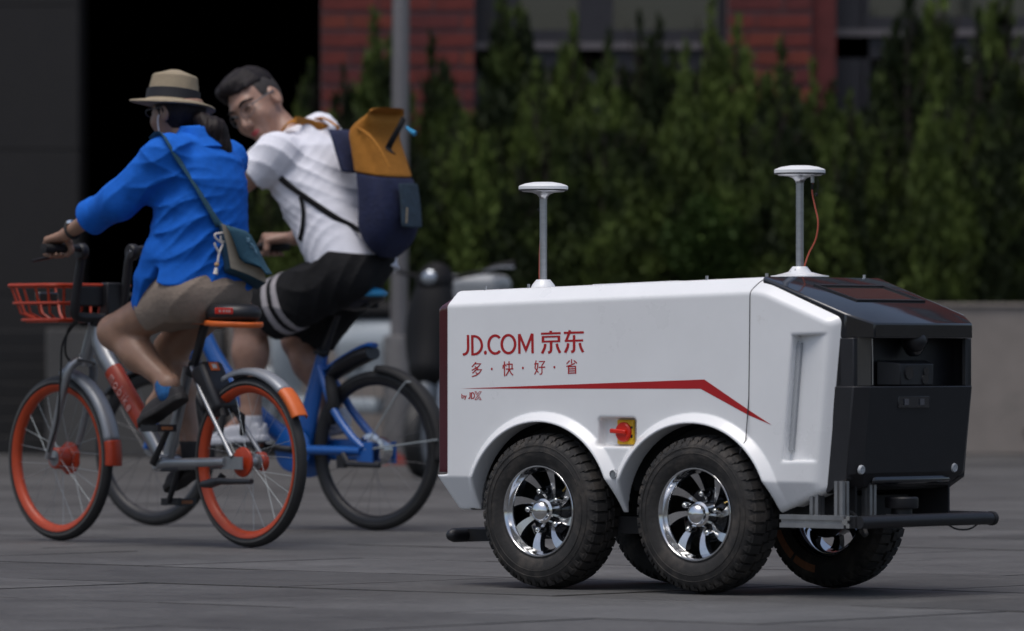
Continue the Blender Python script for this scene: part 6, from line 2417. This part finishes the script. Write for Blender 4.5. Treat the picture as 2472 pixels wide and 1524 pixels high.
upr = [prow(976, 752, 1390, 800, bw * .975), prow(966, 660, 1352, 690, bw * .97), prow(952, 560, 1322, 605, bw * .95), prow(938, 495, 1300, 545, bw * .93), prow(985, 440, 1300, 490, bw * .92), prow(1060, 395, 1306, 445, bw * .9), prow(1115, 358, 1292, 412, bw * .86), prow(1165, 340, 1240, 372, bw * .7)]
top_ = loft_side(hold(upr), bw, 'pack_yellow', 'pack_top', pack)
m = MB()
m.tube([kp(1010, 470, bw * .93), kp(1085, 520, bw * .97), kp(1150, 600, bw * .98), kp(1225, 730, bw * .97)], [.003, .007, .007, .003], n=6, smooth=4)
m.build('fold_edge', 'pack_yellow', pack)
pk = [prow(1335, 1115, 1392, 1110, bw * .44), prow(1318, 960, 1396, 985, bw * .46), prow(1300, 825, 1378, 835, bw * .44)]
loft_side(hold(pk), bw, 'pack_mesh', 'side_pocket', pack)
MB().tube([kp(1330, 1085, bw * .47), kp(1334, 985, bw * .47)], .0032, n=6, ratio=.4).build('pocket_tag', 'straw', pack)
MB().tube([kp(1312, 415, .0), kp(1285, 470, .05), kp(1235, 560, .09), kp(1215, 610, .10), kp(1250, 640, .12)], [.012, .014, .018, .020, .010], n=10, ratio=.3, up=(0, 1, .2), smooth=4).build('buckle_strap', 'black_cloth', pack)
MB().tube([kp(1330, 470), kp(1350, 490), kp(1385, 512)], [.006, .008, .011], n=8).build('zip_pull', 'cyan_plastic', pack)
lowr2 = [prow(978, 765, 1120, 770, bw * .92), prow(945, 640, 1080, 640, bw * .93), prow(900, 520, 1050, 520, bw * .92), prow(872, 488, 1030, 490, bw * .88)]
loft_side(hold(lowr2), bw, 'pack_navy', 'back_panel', pack)
def tee_ray(u, v, out=.003):
    for y in np.linspace(.34, -.30, 330):
        r_ = bk_(u, v, y)
        if tee((np.array([r_[0]]), np.array([r_[1]]), np.array([r_[2]])))[0] < out:
            return r_ - m_pel + np.array([0, .004, 0])
    return bk_(u, v, .1) - m_pel
st = [tee_ray(*zk(*q)) for q in ((900, 488), (800, 470), (700, 440), (620, 428), (570, 445))]
st += [st[-1] + np.array([.03, .0, -.03])]
MB().tube(st, .016, n=10, up=(0, .85, -.5), ratio=.22, smooth=4).build('shoulder_strap', 'pack_yellow', pack)
st2 = [q + np.array([.0, -.25, .02]) for q in st[:4]]
MB().tube([kp(890, 468, -.10), kp(840, 432, -.12), kp(790, 412, -.13), kp(740, 425, -.14)], .013, n=10, up=(0, 1, .2), ratio=.35, smooth=4).build('shoulder_strap', 'pack_yellow', pack)
st = [tee_ray(*zk(*q)) for q in ((525, 795), (590, 850), (680, 915), (780, 985), (880, 1050), (985, 1105))] + [kp(1060, 1150, .10)]
MB().tube(st, .0125, n=8, up=(.3, .2, .8), ratio=.5, smooth=4).build('lower_strap', 'black_cloth', pack)
st = [tee_ray(*zk(*q)) for q in ((655, 915), (672, 1000), (668, 1100), (650, 1195))]
MB().tube(st, .010, n=8, up=(1, 0, 0), ratio=.5, smooth=4).build('loose_strap', 'black_cloth', pack)
